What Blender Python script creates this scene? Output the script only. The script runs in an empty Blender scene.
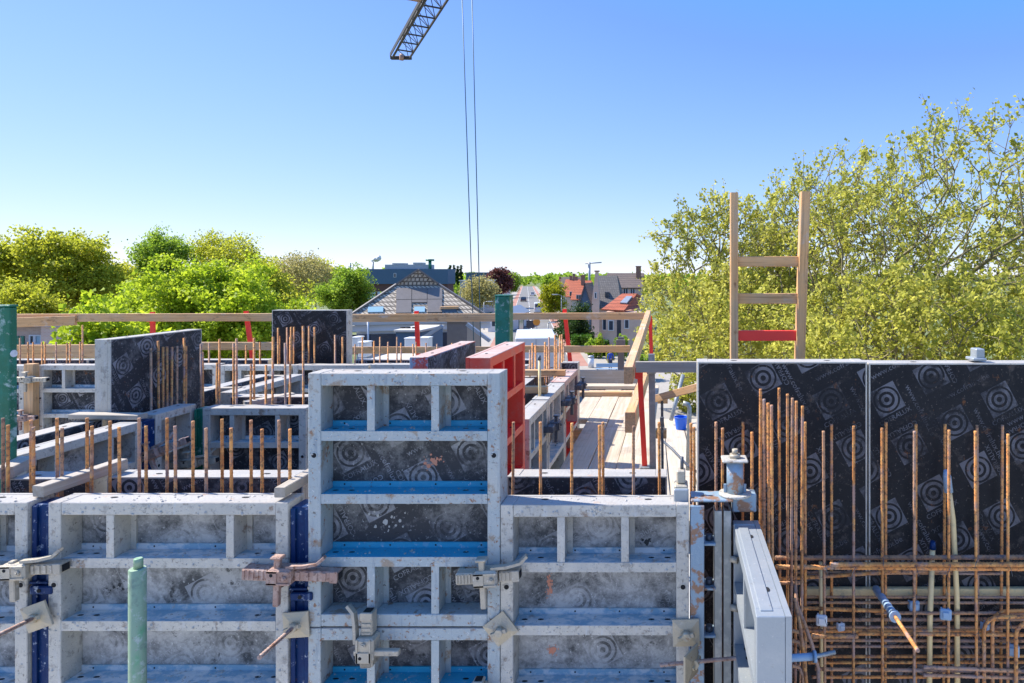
import bpy, bmesh, math, random
import numpy as np
from mathutils import Vector, Matrix, Euler

random.seed(11)
RNG = np.random.default_rng(11)
SC = bpy.context.scene
COL = SC.collection
R = math.radians

# ---------------------------------------------------------------- survey helpers
# the photograph's perspective: focal length 683 px, principal point (672, 275), eye 8 m above the street
F, CX, CY, EYE = 683.0, 672.0, 275.0, 8.0
def PX(px, Y): return (px - CX) * Y / F
def PZ(py, Y): return EYE + (CY - py) * Y / F
def PT(px, py, Y): return Vector((PX(px, Y), Y, PZ(py, Y)))

ORD = ("first second third fourth fifth sixth seventh eighth ninth tenth eleventh twelfth thirteenth fourteenth fifteenth "
       "sixteenth seventeenth eighteenth nineteenth twentieth twenty-first twenty-second twenty-third twenty-fourth "
       "twenty-fifth twenty-sixth twenty-seventh twenty-eighth twenty-ninth thirtieth thirty-first thirty-second").split()

# ---------------------------------------------------------------- materials
M = {}
class NT:
    def __init__(self, name):
        self.m = bpy.data.materials.new(name); self.m.use_nodes = True
        self.t = self.m.node_tree; self.n = self.t.nodes; self.l = self.t.links
        self.p = self.n['Principled BSDF']; self.out = self.n['Material Output']
        self.tc = None
    def new(self, typ, **kw):
        x = self.n.new(typ)
        for k, v in kw.items(): setattr(x, k, v)
        return x
    def coord(self, space, scale, rand=False):
        if space == 'world': src = self.new('ShaderNodeNewGeometry').outputs['Position']
        else: src = self.new('ShaderNodeTexCoord').outputs['Object']
        mp = self.new('ShaderNodeMapping'); mp.inputs['Scale'].default_value = scale
        self.l.new(src, mp.inputs['Vector'])
        if rand:
            oi = self.new('ShaderNodeObjectInfo')
            mu = self.new('ShaderNodeMath', operation='MULTIPLY'); mu.inputs[1].default_value = 37.0
            self.l.new(oi.outputs['Random'], mu.inputs[0]); self.l.new(mu.outputs[0], mp.inputs['Location'])
        return mp.outputs['Vector']
    def noise(self, scale=5, detail=6, rough=.6, space='world', stretch=(1, 1, 1), rand=False, dist=0):
        x = self.new('ShaderNodeTexNoise')
        x.inputs['Scale'].default_value = scale; x.inputs['Detail'].default_value = detail
        x.inputs['Roughness'].default_value = rough; x.inputs['Distortion'].default_value = dist
        self.l.new(self.coord(space, stretch, rand), x.inputs['Vector'])
        return x.outputs['Fac']
    def ramp(self, fac, lo, hi):
        r = self.new('ShaderNodeMapRange'); r.inputs['From Min'].default_value = lo; r.inputs['From Max'].default_value = hi
        self.l.new(fac, r.inputs['Value']); return r.outputs['Result']
    def mix(self, fac, a, b, mode='MIX'):
        x = self.new('ShaderNodeMix', data_type='RGBA', blend_type=mode)
        for s, v in ((x.inputs[0], fac), (x.inputs[6], a), (x.inputs[7], b)):
            if hasattr(v, 'is_linked'): self.l.new(v, s)
            elif isinstance(v, (int, float)): s.default_value = v
            else: s.default_value = (*v, 1)
        return x.outputs[2]
    def mul(self, a, b):
        x = self.new('ShaderNodeMath', operation='MULTIPLY')
        for s, v in ((x.inputs[0], a), (x.inputs[1], b)):
            if hasattr(v, 'is_linked'): self.l.new(v, s)
            else: s.default_value = v
        return x.outputs[0]
    def bump(self, fac, strength, dist=.01):
        b = self.new('ShaderNodeBump'); b.inputs['Strength'].default_value = strength; b.inputs['Distance'].default_value = dist
        self.l.new(fac, b.inputs['Height']); self.l.new(b.outputs['Normal'], self.p.inputs['Normal'])

def mat(key, base, rough=.6, metal=0., layers=(), bump=None, space='world', rand=False, roughlayer=None, vary=0., spec=.5):
    """layers: (noise scale, lo, hi, colour, amount, stretch)"""
    t = NT(key); c = None
    col = base
    if vary:
        oi = t.new('ShaderNodeObjectInfo')
        hsv = t.new('ShaderNodeHueSaturation'); hsv.inputs['Color'].default_value = (*base, 1)
        mr = t.new('ShaderNodeMapRange'); mr.inputs['To Min'].default_value = 1 - vary; mr.inputs['To Max'].default_value = 1 + vary
        t.l.new(oi.outputs['Random'], mr.inputs['Value']); t.l.new(mr.outputs['Result'], hsv.inputs['Value'])
        col = hsv.outputs['Color']
    for ly in layers:
        sc, lo, hi, c2, am = ly[:5]; st = ly[5] if len(ly) > 5 else (1, 1, 1)
        fac = t.mul(t.ramp(t.noise(sc, 7, .65, space, st, rand), lo, hi), am)
        col = t.mix(fac, col, c2)
    if hasattr(col, 'is_linked'): t.l.new(col, t.p.inputs['Base Color'])
    else: t.p.inputs['Base Color'].default_value = (*col, 1)
    t.p.inputs['Roughness'].default_value = rough; t.p.inputs['Metallic'].default_value = metal; t.p.inputs['Specular IOR Level'].default_value = spec
    t.p.inputs['Specular IOR Level'].default_value = spec
    if bump: t.bump(t.noise(bump[0], 8, .65, space, bump[2] if len(bump) > 2 else (1, 1, 1), rand), bump[1])
    M[key] = t.m
    return t.m

CEM = (.47, .46, .44); CEMD = (.30, .29, .27); RUST = (.24, .10, .035); RUSTD = (.11, .045, .02)
mat('galv', (.52, .49, .425), .5, .12, [(2.2, .42, .60, (.41, .40, .37), .7), (9, .46, .64, (.60, .565, .49), .7), (26, .55, .63, (.22, .205, .19), .6), (13, .60, .67, (.24, .15, .09), .65), (75, .60, .66, (.11, .095, .08), .7), (110, .62, .67, (.58, .58, .56), .7), (14, .57, .66, (.54, .54, .52), .7, (2.2, 2.2, .3))], (90, .4))
mat('galvweb_skytint', (.26, .41, .50), .45, .1, [(6, .45, .55, (.68, .67, .64), .85, (2, 3.5, 3)), (40, .56, .64, (.60, .60, .58), .8), (20, .60, .68, (.22, .14, .08), .6)], (60, .3))  # galvanised rib web with cement streaks; sky-blue tint of the shade put into its base
mat('paleblue', (.36, .41, .42), .5, .08, [(5, .46, .64, (.46, .47, .44), .8), (10, .565, .62, (.28, .20, .13), .8), (30, .59, .64, RUST, .85), (80, .61, .66, (.58, .60, .60), .8), (16, .56, .66, (.20, .25, .30), .6, (2.2, 2.2, .3)), (55, .63, .67, (.08, .06, .04), .7)], (80, .35))
mat('blueweb_skytint', (.03, .34, .50), .4, .05, [(9, .54, .68, (.09, .40, .52), .6), (15, .57, .68, (.34, .44, .52), .6), (60, .62, .68, (.58, .60, .60), .8), (40, .635, .69, RUSTD, .8)], (60, .25))  # blue rib paint, deepened by the sky tint of the shade put into its colour
mat('cemtop', (.37, .355, .335), .8, 0, [(6, .42, .6, (.29, .285, .28), .7), (3, .5, .65, (.40, .34, .28), .6), (40, .58, .66, (.34, .32, .30), .6), (18, .60, .68, (.42, .24, .14), .5)], (70, .5))
mat('alu', (.34, .375, .40), .40, .35, [(5, .48, .68, (.42, .44, .45), .6), (14, .58, .68, (.33, .35, .37), .6, (2, 2, .4)), (45, .62, .69, (.26, .24, .22), .6), (80, .63, .68, (.6, .6, .58), .6)], (60, .15))
mat('redlip', (.86, .09, .05), .5, 0, [(7, .50, .7, (.62, .26, .18), .5), (40, .62, .7, (.6, .55, .5), .5)], (50, .2))
mat('redweb', (.92, .03, .025), .42, 0, [(9, .55, .75, (.35, .02, .02), .6), (45, .68, .74, (.5, .4, .36), .5)], (50, .15))
mat('redtop', (.46, .30, .25), .6, 0, [(8, .45, .65, (.48, .44, .40), .8), (12, .58, .7, (.5, .12, .08), .6)], (60, .3))
mat('redblue', (.26, .33, .44), .5, 0, [(16, .50, .55, (.55, .07, .05), .95), (30, .64, .7, CEM, .5)], (50, .2))
mat('bluefill', (.002, .024, .10), .45, 0, [(10, .56, .72, (.005, .06, .17), .6), (38, .60, .66, (.40, .44, .50), .85), (14, .58, .68, (.16, .22, .32), .7, (2, 2, .35)), (30, .66, .72, (.12, .05, .03), .6)], (50, .2), spec=.2)
mat('greenpaint', (.003, .13, .07), .4, .05, [(6, .46, .60, (.008, .20, .145), .8), (16, .57, .66, (.42, .54, .52), .75), (50, .62, .68, (.5, .5, .48), .7), (4, .60, .7, (.01, .16, .16), .7, (1, 1, .3))], (50, .2))
mat('greenprop', (.25, .36, .24), .5, .1, [(7, .5, .60, (.05, .33, .13), .85, (1, 1, .35)), (30, .57, .66, (.5, .55, .5), .7), (14, .6, .68, (.16, .22, .17), .7), (60, .63, .68, (.2, .12, .07), .7)], (50, .2))
mat('rustblue', (.26, .36, .45), .5, .2, [(13, .53, .58, (.30, .16, .09), .95), (40, .62, .7, (.5, .5, .48), .5)], (60, .3))
mat('rebar', (.66, .27, .08), .75, .03, [(25, .48, .6, (.82, .42, .13), .8), (3, .56, .64, (.48, .32, .22), .5), (7, .63, .67, (.44, .42, .39), .7), (60, .5, .62, (.13, .065, .05), .8), (6, .54, .64, (.36, .24, .22), .75)], (250, .4), vary=.25)
mat('rebardark', (.52, .28, .16), .75, .03, [(25, .5, .62, (.60, .31, .13), .8), (60, .5, .62, (.08, .06, .055), .8), (5, .5, .64, (.30, .26, .27), .7)], (250, .4), vary=.25)
mat('rustclamp', (.38, .24, .19), .65, .15, [(12, .46, .6, (.50, .38, .32), .8), (30, .56, .64, (.30, .13, .07), .7), (60, .55, .65, (.12, .06, .04), .8)], (120, .4))
mat('castclamp', (.42, .37, .29), .5, .15, [(9, .48, .62, (.52, .45, .34), .8), (25, .57, .66, (.26, .24, .21), .6), (70, .6, .66, (.6, .59, .56), .6), (50, .58, .66, (.22, .21, .19), .6), (30, .66, .72, RUST, .5)], (120, .3))
mat('darkclamp', (.10, .11, .13), .5, .4, [(20, .55, .65, (.3, .3, .3), .6)], (120, .3))
mat('crust', (.46, .45, .42), .9, 0, [(40, .45, .6, (.36, .34, .31), .7)], (120, .5))
mat('smear', (.58, .22, .13), .7, 0, [(60, .45, .6, (.40, .24, .18), .7)])
mat('stain', (.03, .03, .03), .7)
mat('creamplate', (.50, .42, .29), .6, .1, [(9, .48, .62, (.40, .36, .30), .7), (25, .58, .66, (.62, .55, .42), .7), (18, .62, .68, (.32, .18, .08), .7)], (90, .35))
mat('hole', (.008, .008, .01), .9)
mat('timber', (.62, .32, .125), .65, 0, [(1.6, .44, .58, (.44, .33, .22), .75), (7, .585, .63, (.20, .09, .035), .85, (.8, 1.6, 1.6)), (3, .60, .66, (.52, .50, .46), .6), (6, .40, .65, (.75, .44, .20), .8, (.25, 8, 8)), (30, .52, .68, (.30, .16, .06), .8, (.06, 3, 3)), (9, .62, .70, (.2, .10, .04), .8, (.6, 1.4, 1.4))], (80, .25, (.1, 3, 3)), 'object', True, vary=.12)
mat('greytimber', (.36, .31, .25), .75, 0, [(6, .42, .65, (.44, .40, .345), .8, (.25, 8, 8)), (30, .52, .68, (.26, .22, .18), .5, (.06, 3, 3)), (4, .6, .7, (.58, .57, .55), .6)], (80, .35, (.1, 3, 3)), 'object', True, vary=.12)
mat('plank', (.47, .385, .28), .7, 0, [(5, .42, .65, (.54, .48, .39), .8, (.25, 6, 6)), (30, .54, .68, (.27, .19, .12), .6, (.05, 3, 3)), (4, .58, .68, (.48, .46, .43), .6), (2.5, .55, .66, (.24, .20, .16), .5)], (80, .3, (.1, 3, 3)), 'object', True, vary=.10)
mat('redpaint', (.88, .04, .025), .45, 0, [(12, .6, .72, (.42, .03, .02), .6), (40, .68, .74, (.6, .4, .35), .5)], (50, .1))
mat('concrete', (.56, .54, .51), .85, 0, [(2, .4, .65, (.36, .35, .33), .6), (25, .55, .68, (.28, .27, .25), .4)], (80, .3))
mat('pvc', (.82, .62, .31), .5, 0, [(20, .55, .7, (.36, .33, .22), .6)], None)
mat('blueplastic', (.27, .40, .54), .45, 0, [(18, .52, .64, (.50, .52, .54), .7)], None)
mat('bucketblue', (.01, .12, .60), .4)
mat('whiteplastic', (.70, .71, .72), .45, 0, [(25, .56, .68, (.5, .5, .5), .5)], None)
mat('galvpipe', (.27, .29, .29), .45, .4, [(20, .5, .65, (.48, .48, .47), .6)], (80, .15))
mat('cranesteel', (.05, .047, .043), .6, .1, [(8, .5, .65, (.08, .065, .05), .6)], None)
mat('cable', (.05, .11, .16), .5, .3)
mat('white', (.60, .61, .62), .6, 0, [(3, .5, .7, (.62, .63, .64), .5)], None)
mat('cream', (.50, .475, .43), .8, 0, [(2, .5, .7, (.54, .51, .46), .5)], None)
mat('darkglass', (.03, .045, .07), .12, 0, [], None)
mat('paleglass', (.30, .46, .55), .15, 0, [], None)
mat('solar', (.145, .128, .118), .5, 0, [(3, .4, .7, (.18, .16, .148), .7)], None)
mat('zinc', (.30, .33, .37), .5, .4, [(4, .4, .7, (.40, .42, .45), .6)], None)
mat('darkclad', (.045, .10, .17), .6, 0, [(.4, .4, .6, (.06, .12, .19), .6)], None)
mat('brownclad', (.10, .045, .04), .7)
mat('asphalt', (.15, .145, .14), .9, 0, [(.3, .4, .6, (.19, .18, .17), .7), (4, .5, .7, (.2, .2, .19), .4)], (30, .2))
mat('paving', (.31, .28, .24), .9, 0, [(.5, .4, .62, (.36, .325, .28), .7), (6, .5, .7, (.25, .225, .195), .5)], (30, .2))
mat('redpaving', (.33, .155, .11), .9, 0, [(.5, .4, .62, (.38, .20, .15), .7)], (30, .2))
mat('roadwhite', (.75, .75, .73), .8)
mat('grassy', (.10, .14, .035), .95, 0, [(.15, .4, .6, (.16, .17, .06), .8), (.6, .5, .65, (.22, .19, .13), .5)], (5, .5))
mat('bark', (.12, .095, .06), .9, 0, [(6, .5, .65, (.22, .19, .12), .8), (20, .55, .65, (.05, .04, .03), .6)], (40, .5))
mat('barkpale', (.20, .17, .09), .9, 0, [(6, .5, .65, (.28, .25, .14), .8), (20, .55, .65, (.07, .055, .035), .6)], (40, .5))
mat('tyre', (.02, .02, .02), .8)
mat('carwhite', (.56, .57, .59), .3, 0, [(2, .45, .65, (.48, .48, .48), .5)])
mat('cardark', (.03, .035, .05), .25)
mat('skin', (.45, .28, .20), .6)
mat('blueshirt', (.03, .08, .40), .8)
mat('jeans', (.05, .06, .10), .85)
mat('hair', (.05, .03, .02), .7)
mat('orange', (.75, .28, .03), .5)
mat('chimneybrick', (.24, .13, .09), .85, 0, [(6, .45, .6, (.33, .2, .14), .7)], None)

def ply(key, base, print_col, dust, dustcol, spots=.0):
    """film-faced plywood: the bare film and the printed marks share the same stains"""
    for suf, col in (('', base), ('_print', print_col)):
        t = NT(key + suf)
        c = t.mix(t.mul(t.ramp(t.noise(3.5, 8, .7), .40, .62), .5), col, tuple(v * .6 + .02 for v in col))
        if suf: c = t.mix(t.mul(t.ramp(t.noise(4.2, 9, .78), .44, .58), .9), c, base)
        c = t.mix(t.mul(t.ramp(t.noise(5, 10, .78, dist=.15), .60 - dust * .28, .70 - dust * .16), min(.92, .3 + dust)), c, dustcol)
        c = t.mix(t.mul(t.ramp(t.noise(9, 10, .8, dist=.3), .56, .64), .35 + .3 * dust), c, tuple(v * (1.25 if dust < .3 else .45) for v in dustcol))
        c = t.mix(t.mul(t.ramp(t.noise(45, 4, .6), .61, .67), .3), c, tuple(v * (1.7 - .6 * dust) for v in dustcol))
        c = t.mix(t.mul(t.ramp(t.noise(12, 6, .75), .615, .67), .8), c, (.17, .07, .03) if not dust > .3 else (.025, .025, .025))
        c = t.mix(t.mul(t.ramp(t.noise(90, 3, .6), .66, .70), .6), c, tuple(v * (2.2 - 1.1 * dust) for v in dustcol))
        if spots: c = t.mix(t.mul(t.ramp(t.noise(5.1, 6, .7), .69, .72), spots), c, (.60, .21, .14))
        t.l.new(c, t.p.inputs['Base Color'])
        t.p.inputs['Roughness'].default_value = .46 + .4 * dust; t.p.inputs['Specular IOR Level'].default_value = .18
        t.bump(t.noise(60, 8, .7), .12)
        M[key + suf] = t.m
ply('plyblack', (.011, .012, .016), (.16, .16, .18), .12, (.12, .098, .085))
ply('plyworn', (.05, .05, .055), (.33, .33, .35), .42, (.30, .29, .28), .0)
ply('plydusty', (.09, .09, .088), (.30, .30, .30), .74, (.50, .485, .46), .0)
ply('plymid', (.035, .037, .043), (.28, .28, .30), .30, (.27, .26, .25))

def leafmat(key, dark, light, trans=.35):
    t = NT(key)
    g = t.new('ShaderNodeNewGeometry')
    f = t.noise(.7, 3, .6)
    ad = t.new('ShaderNodeMath', operation='ADD'); t.l.new(t.mul(g.outputs['Random Per Island'], .6), ad.inputs[0]); t.l.new(t.mul(t.ramp(f, .35, .65), .4), ad.inputs[1])
    c = t.mix(ad.outputs[0], dark, light)
    t.l.new(c, t.p.inputs['Base Color']); t.p.inputs['Roughness'].default_value = .55
    t.p.inputs['Specular IOR Level'].default_value = .3
    tr = t.new('ShaderNodeBsdfTranslucent'); t.l.new(c, tr.inputs['Color'])
    ms = t.new('ShaderNodeMixShader'); ms.inputs[0].default_value = trans
    t.l.new(t.p.outputs[0], ms.inputs[1]); t.l.new(tr.outputs[0], ms.inputs[2]); t.l.new(ms.outputs[0], t.out.inputs['Surface'])
    M[key] = t.m
leafmat('leafplane', (.30, .33, .03), (.72, .67, .15), .58)
leafmat('leafbright', (.22, .36, .01), (.60, .68, .05), .6)
leafmat('leafgreen', (.16, .30, .02), (.42, .54, .06), .6)
leafmat('leafolive', (.30, .35, .02), (.66, .65, .07), .62)
leafmat('leafyellow', (.24, .29, .008), (.50, .48, .02), .5)
leafmat('leafcopper', (.10, .03, .03), (.22, .09, .07), .4)
leafmat('leafdark', (.02, .055, .012), (.06, .12, .02))
leafmat('leafbud', (.34, .30, .10), (.56, .50, .2), .5)
leafmat('hedgeleaf', (.03, .10, .008), (.10, .22, .015))

def brick(key, c1, c2, mortar, scale, bw=.5, rh=.25, msize=.02, axes='xz', smooth=.1, bumpst=.3):
    t = NT(key)
    tc = t.new('ShaderNodeTexCoord'); sp = t.new('ShaderNodeSeparateXYZ'); cb = t.new('ShaderNodeCombineXYZ')
    t.l.new(tc.outputs['Object'], sp.inputs[0])
    if axes == 'xz':
        ad = t.new('ShaderNodeMath', operation='ADD'); t.l.new(sp.outputs['X'], ad.inputs[0]); t.l.new(sp.outputs['Y'], ad.inputs[1])
        t.l.new(ad.outputs[0], cb.inputs['X'])
    else: t.l.new(sp.outputs['Y'], cb.inputs['X'])
    t.l.new(sp.outputs['Z'], cb.inputs['Y'])
    b = t.new('ShaderNodeTexBrick'); t.l.new(cb.outputs[0], b.inputs['Vector'])
    b.inputs['Color1'].default_value = (*c1, 1); b.inputs['Color2'].default_value = (*c2, 1); b.inputs['Mortar'].default_value = (*mortar, 1)
    b.inputs['Scale'].default_value = scale; b.inputs['Brick Width'].default_value = bw; b.inputs['Row Height'].default_value = rh
    b.inputs['Mortar Size'].default_value = msize; b.inputs['Mortar Smooth'].default_value = smooth
    c = t.mix(t.mul(t.ramp(t.noise(1.2, 5), .4, .65), .35), b.outputs['Color'], tuple(v * .7 for v in c1))
    t.l.new(c, t.p.inputs['Base Color']); t.p.inputs['Roughness'].default_value = .85
    t.bump(b.outputs['Fac'], -bumpst, .03)
    M[key] = t.m
brick('brickpink', (.66, .43, .32), (.58, .36, .26), (.62, .55, .47), 1, .22, .075, .012)
brick('brickgrey', (.56, .39, .31), (.48, .33, .26), (.52, .45, .39), 1, .22, .075, .012)
brick('tilegrey', (.58, .50, .39), (.46, .39, .30), (.11, .09, .07), 1, .30, .30, .075, smooth=.6)
brick('slate', (.17, .155, .145), (.125, .115, .11), (.03, .03, .03), 1, .28, .22, .02)
brick('redtile', (.50, .13, .06), (.40, .10, .05), (.16, .04, .02), 1, .25, .30, .03)
brick('browntile', (.16, .12, .10), (.12, .09, .08), (.04, .03, .03), 1, .25, .30, .03)

# ---------------------------------------------------------------- mesh builder
class MB:
    def __init__(self): self.v = []; self.f = []; self.m = []; self.s = []
    def add(self, vs, fs, m=0, smooth=False):
        o = len(self.v); self.v += [tuple(v) for v in vs]
        for i, f in enumerate(fs):
            self.f.append(tuple(o + k for k in f)); self.m.append(m[i] if isinstance(m, (list, tuple)) else m); self.s.append(smooth)
        return self
    def box(self, x0, x1, y0, y1, z0, z1, m=0):
        # faces: bottom, top, front(-y), right(+x), back(+y), left(-x)
        return self.add([(x0, y0, z0), (x1, y0, z0), (x1, y1, z0), (x0, y1, z0), (x0, y0, z1), (x1, y0, z1), (x1, y1, z1), (x0, y1, z1)],
                        [(3, 2, 1, 0), (4, 5, 6, 7), (0, 1, 5, 4), (1, 2, 6, 5), (2, 3, 7, 6), (3, 0, 4, 7)], m)
    def cham(self, x0, x1, y0, y1, z0, z1, c, m=0):
        b = MB().box(x0, x1, y0, y1, z0, z1)
        bm = bmesh.new(); vs = [bm.verts.new(v) for v in b.v]
        for f in b.f: bm.faces.new([vs[k] for k in f])
        bmesh.ops.bevel(bm, geom=list(bm.edges), offset=c, segments=1, affect='EDGES')
        bm.verts.index_update()
        self.add([v.co[:] for v in bm.verts], [tuple(v.index for v in f.verts) for f in bm.faces], m); bm.free()
        return self
    def bar(self, p, q, w, h, m=0, up=(0, 0, 1)):
        p = Vector(p); q = Vector(q); d = (q - p).normalized(); u = Vector(up)
        if abs(d.dot(u)) > .98: u = Vector((0, 1, 0))
        s = d.cross(u).normalized(); u = s.cross(d).normalized()
        vs = []
        for c in (p, q):
            for a, b in ((-1, -1), (1, -1), (1, 1), (-1, 1)): vs.append(c + s * (a * w / 2) + u * (b * h / 2))
        return self.add(vs, [(0, 1, 2, 3), (7, 6, 5, 4), (0, 4, 5, 1), (1, 5, 6, 2), (2, 6, 7, 3), (3, 7, 4, 0)], m)
    def tube(self, pts, rad, n=8, m=0, caps=True, smooth=True):
        pts = [Vector(p) for p in pts]; k = len(pts)
        if not isinstance(rad, (list, tuple)): rad = [rad] * k
        vs = []; fs = []; s = None
        for i, p in enumerate(pts):
            d = (pts[min(i + 1, k - 1)] - pts[max(i - 1, 0)]).normalized()
            if s is None:
                a = Vector((0, 0, 1)) if abs(d.z) < .9 else Vector((1, 0, 0)); s = d.cross(a).normalized()
            else: s = (s - d * s.dot(d)).normalized()
            u = d.cross(s)
            for j in range(n):
                t = 2 * math.pi * j / n; vs.append(p + (s * math.cos(t) + u * math.sin(t)) * rad[i])
        for i in range(k - 1):
            for j in range(n):
                j2 = (j + 1) % n; fs.append((i * n + j, i * n + j2, (i + 1) * n + j2, (i + 1) * n + j))
        self.add(vs, fs, m, smooth)
        if caps:
            o = len(self.v) - len(vs)
            self.f.append(tuple(o + j for j in reversed(range(n)))); self.m.append(m); self.s.append(False)
            self.f.append(tuple(o + (k - 1) * n + j for j in range(n))); self.m.append(m); self.s.append(False)
        return self
    def disc(self, c, normal, r, m=0, n=10, squash=1.0, along=(1, 0, 0)):
        c = Vector(c); nn = Vector(normal).normalized(); a = Vector(along); a = (a - nn * a.dot(nn)).normalized(); b = nn.cross(a)
        return self.add([c + a * (math.cos(2 * math.pi * j / n) * r) + b * (math.sin(2 * math.pi * j / n) * r * squash) for j in range(n)], [tuple(range(n))], m)
    def build(self, name, mats, parent=None, world=False, loc=None, rotz=0.0):
        off = Vector((0, 0, 0))
        if world and parent is not None: off = parent.location
        elif world and loc is not None: off = Vector(loc)
        me = bpy.data.meshes.new(name)
        me.from_pydata([tuple(Vector(v) - off) for v in self.v] if world else self.v, [], self.f)
        for x in (mats if isinstance(mats, (list, tuple)) else [mats]): me.materials.append(M[x])
        me.polygons.foreach_set('material_index', self.m); me.polygons.foreach_set('use_smooth', self.s)
        me.update()
        return link(name, me, parent, loc, rotz)

def link(name, me, parent=None, loc=None, rotz=0.0):
    o = bpy.data.objects.new(name, me); COL.objects.link(o)
    if parent is not None: o.parent = parent
    if loc is not None: o.location = loc
    if rotz: o.rotation_euler = (0, 0, rotz)
    return o
def tag(o, label, cat, group=None):
    o['label'] = label; o['category'] = cat
    if group: o['group'] = group
    return o
def thing(name, label, cat, loc, rotz=0.0, group=None):
    o = bpy.data.objects.new(name, None); COL.objects.link(o); o.empty_display_size = .1
    o.location = loc; o.rotation_euler = (0, 0, rotz)
    return tag(o, label, cat, group)
def structure(o, kind='structure'): o['kind'] = kind; return o

def board(name, label, cat, p, q, w, t, m='timber', parent=None, group=None, roll=0.0, up=(0, 0, 1), wobble=0.0):
    """a sawn board from p to q (centre line); w across, t thick (along 'up'); grain runs along local x"""
    p = Vector(p); q = Vector(q); d = q - p; L = d.length; d.normalize(); u = Vector(up)
    if abs(d.dot(u)) > .98: u = Vector((0, 1, 0))
    s = u.cross(d).normalized(); u = d.cross(s)
    rot = Matrix((d, s, u)).transposed().to_4x4()
    if roll: rot = rot @ Matrix.Rotation(roll, 4, 'X')
    b = MB(); n = max(1, int(L / .5)); c = min(.003, t * .15, w * .15)
    ring = [(-w/2 + c, -t/2), (w/2 - c, -t/2), (w/2, -t/2 + c), (w/2, t/2 - c), (w/2 - c, t/2), (-w/2 + c, t/2), (-w/2, t/2 - c), (-w/2, -t/2 + c)]
    vs = []; fs = []
    for i in range(n + 1):
        oy = random.uniform(-1, 1) * wobble; oz = random.uniform(-1, 1) * wobble * .5
        for y, z in ring: vs.append((L * i / n, y + oy, z + oz))
    for i in range(n):
        for j in range(8):
            j2 = (j + 1) % 8; fs.append((i*8 + j, i*8 + j2, (i+1)*8 + j2, (i+1)*8 + j))
    fs.append(tuple(reversed(range(8)))); fs.append(tuple(n*8 + j for j in range(8)))
    b.add(vs, fs)
    o = b.build(name, m, parent)
    base = p - (parent.location if parent is not None else Vector((0, 0, 0)))
    o.matrix_local = Matrix.Translation(base) @ rot
    if label: tag(o, label, cat, group)
    return o

# ---------------------------------------------------------------- printed film marks
def text_mesh(word, size):
    cu = bpy.data.curves.new('lettering', 'FONT'); cu.body = word; cu.size = size; cu.align_x = 'CENTER'; cu.resolution_u = 2
    ob = bpy.data.objects.new('lettering', cu); COL.objects.link(ob)
    dg = bpy.context.evaluated_depsgraph_get()
    me = bpy.data.meshes.new_from_object(ob.evaluated_get(dg))
    vs = [v.co.copy() for v in me.vertices]; fs = [tuple(p.vertices) for p in me.polygons]
    bpy.data.objects.remove(ob); bpy.data.curves.remove(cu); bpy.data.meshes.remove(me)
    return vs, fs
WORD = text_mesh('COFRALUX', .030)
WEB = text_mesh('www.cofralux.be', .036)
def logo_geo():
    vs = []; fs = []; n = 32; S = .062
    def ring(r0, r1):
        o = len(vs)
        for j in range(n):
            t = 2 * math.pi * j / n
            vs.append(Vector((r0 * math.cos(t), r0 * math.sin(t), 0))); vs.append(Vector((r1 * math.cos(t), r1 * math.sin(t), 0)))
        for j in range(n):
            k = (j + 1) % n; fs.append((o + 2*j, o + 2*j + 1, o + 2*k + 1, o + 2*k))
    ring(.012, .024); ring(.036, .050)
    rc = .059; o = len(vs)                       # a square with a round hole in it, corner by corner
    for q in range(4):
        o = len(vs); a0 = q * math.pi / 2
        cut = math.asin(math.sqrt(max(0, 1 - (S / rc) ** 2))) if S < rc else 0
        pts = [a0 + math.pi / 2 * i / 8 for i in range(9)]
        cx, cy = S * (math.cos(a0 + math.pi/4) * math.sqrt(2)), S * (math.sin(a0 + math.pi/4) * math.sqrt(2))
        for t in pts: vs.append(Vector((rc * math.cos(t), rc * math.sin(t), 0)))
        e0 = Vector((S * math.cos(a0), S * math.sin(a0), 0)); e1 = Vector((S * math.cos(a0 + math.pi/2), S * math.sin(a0 + math.pi/2), 0))
        vs.append(Vector((cx, cy, 0))); vs.append(e0); vs.append(e1)
        for i in range(8): fs.append((o + i, o + i + 1, o + 9))
        fs.append((o + 0, o + 9, o + 10)); fs.append((o + 8, o + 11, o + 9))
    return vs, fs
LOGO = logo_geo()
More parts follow.
